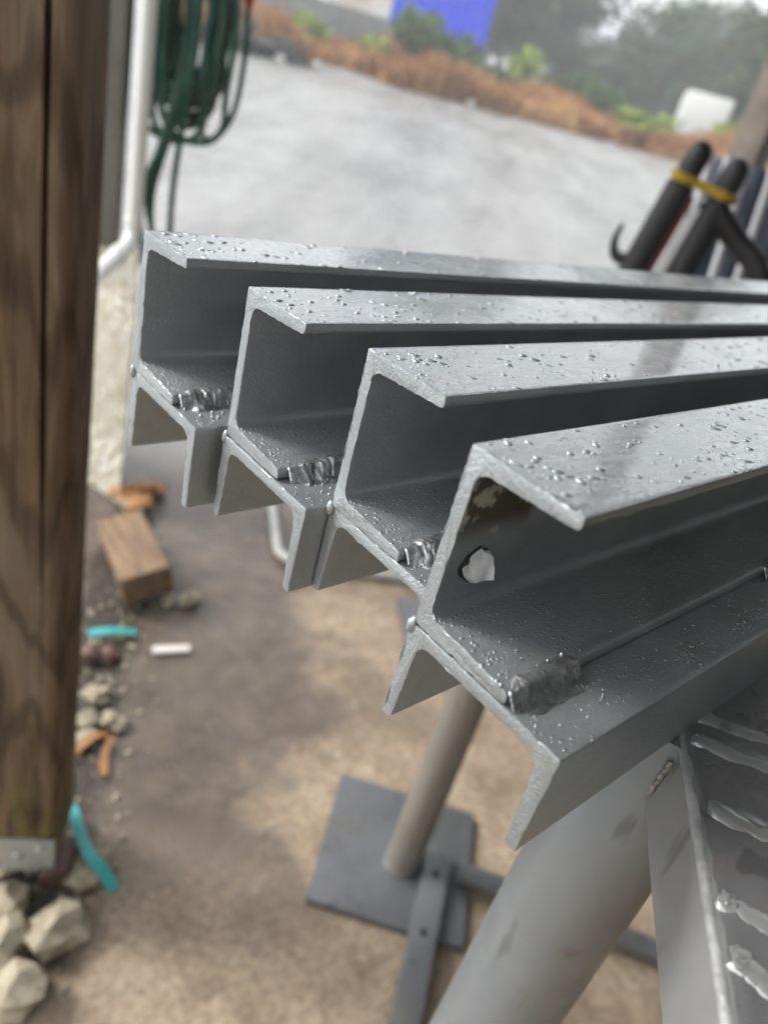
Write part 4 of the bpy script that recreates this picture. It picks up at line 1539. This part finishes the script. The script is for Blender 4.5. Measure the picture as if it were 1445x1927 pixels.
protos = []
for k in range(4):
    bm, vs, fs, mt = gum_proto(100 + k, 10.0, LGUM2 if k == 3 else LGUM, 3000)
    t = thing('gum_tree', 'x', 'tree', (0, 0, 0))
    finish('trunk', bm, BARK, t, 60)
    raw('crown', vs, fs, mt, t)
    protos.append(t)
rt = random.Random(77)
tree_spots = []
for k in range(9):
    tree_spots.append((47.0 - k * 2.75 + rt.uniform(-.5, .5), 40 + rt.uniform(-3, 4), (9.2 if k < 3 else 5.5) + rt.uniform(-.5, .6), k % 3, 'near'))
for k in range(9):
    tree_spots.append((46.6 - k * 2.6 + rt.uniform(-.5, .5), 53 + rt.uniform(-4, 5), (12.5 if k < 3 else 6.1) + rt.uniform(-.5, .8), (k + 1) % 3, 'back'))
for k in range(4):
    tree_spots.append((62 - k * 3.9, 45 + rt.uniform(-3, 3), 3.6 + rt.uniform(-.3, .5), k % 3, 'low'))
tree_spots += [(27.9, 33, 5.0, 3, 'olive'), (29.9, 44, 6.3, 3, 'olive'), (25.5, 36, 5.2, 3, 'olive'), (32.2, 47, 7.0, 3, 'olive')]
LOOK = {'near': ('dark gum tree, %s from the left in the nearer row of the misty wood', 'nearer row of misty gum trees'),
        'back': ('grey hazy gum tree, %s from the left in the back row of the misty wood', 'back row of misty gum trees'),
        'low': ('low gum tree behind the grey fence, %s from the left', 'low gum trees behind the grey fence'),
        'olive': ('loose olive gum tree at the right, %s from the left of its kind', 'olive gum trees at the right')}
ORD = ['first', 'second', 'third', 'fourth', 'fifth', 'sixth', 'seventh', 'eighth', 'ninth']
order = sorted(tree_spots, key=lambda q: -q[0])
used, count = set(), {}
for k, (az, D, hgt, pi, row) in enumerate(order):
    t = protos[pi] if pi not in used else copy_tree(protos[pi])
    used.add(pi)
    s_ = hgt / 10.0
    t.location = polar(az, D)
    t.rotation_euler = (0, 0, rt.random() * 6.28)
    t.scale = (s_ * rt.uniform(.9, 1.15), s_ * rt.uniform(.9, 1.15), s_)
    i_ = count.get(row, 0)
    count[row] = i_ + 1
    t['label'] = LOOK[row][0] % ORD[i_]
    t['group'] = LOOK[row][1]

# ------------------------------------------------------------------ rain haze
HAZE = True
if HAZE:
    hm = bpy.data.materials.new('rain_haze')
    hm.use_nodes = True
    hm.cycles.homogeneous_volume = True
    nt = hm.node_tree
    for nn in list(nt.nodes):
        if nn.type != 'OUTPUT_MATERIAL':
            nt.nodes.remove(nn)
    pv = nt.nodes.new('ShaderNodeVolumePrincipled')
    pv.inputs['Color'].default_value = (0.92, 0.95, 0.97, 1)
    pv.inputs['Density'].default_value = 0.0070
    pv.inputs['Anisotropy'].default_value = 0.2
    nt.links.new(pv.outputs[0], [x for x in nt.nodes if x.type == 'OUTPUT_MATERIAL'][0].inputs['Volume'])
    bm = bmesh.new()
    add_box(bm, (10, 10, 8.5), (420, 420, 19))
    hz = finish('haze', bm, hm, None, 0)
    tag(hz, 'thin rain haze in the air', 'haze', None, 'stuff')
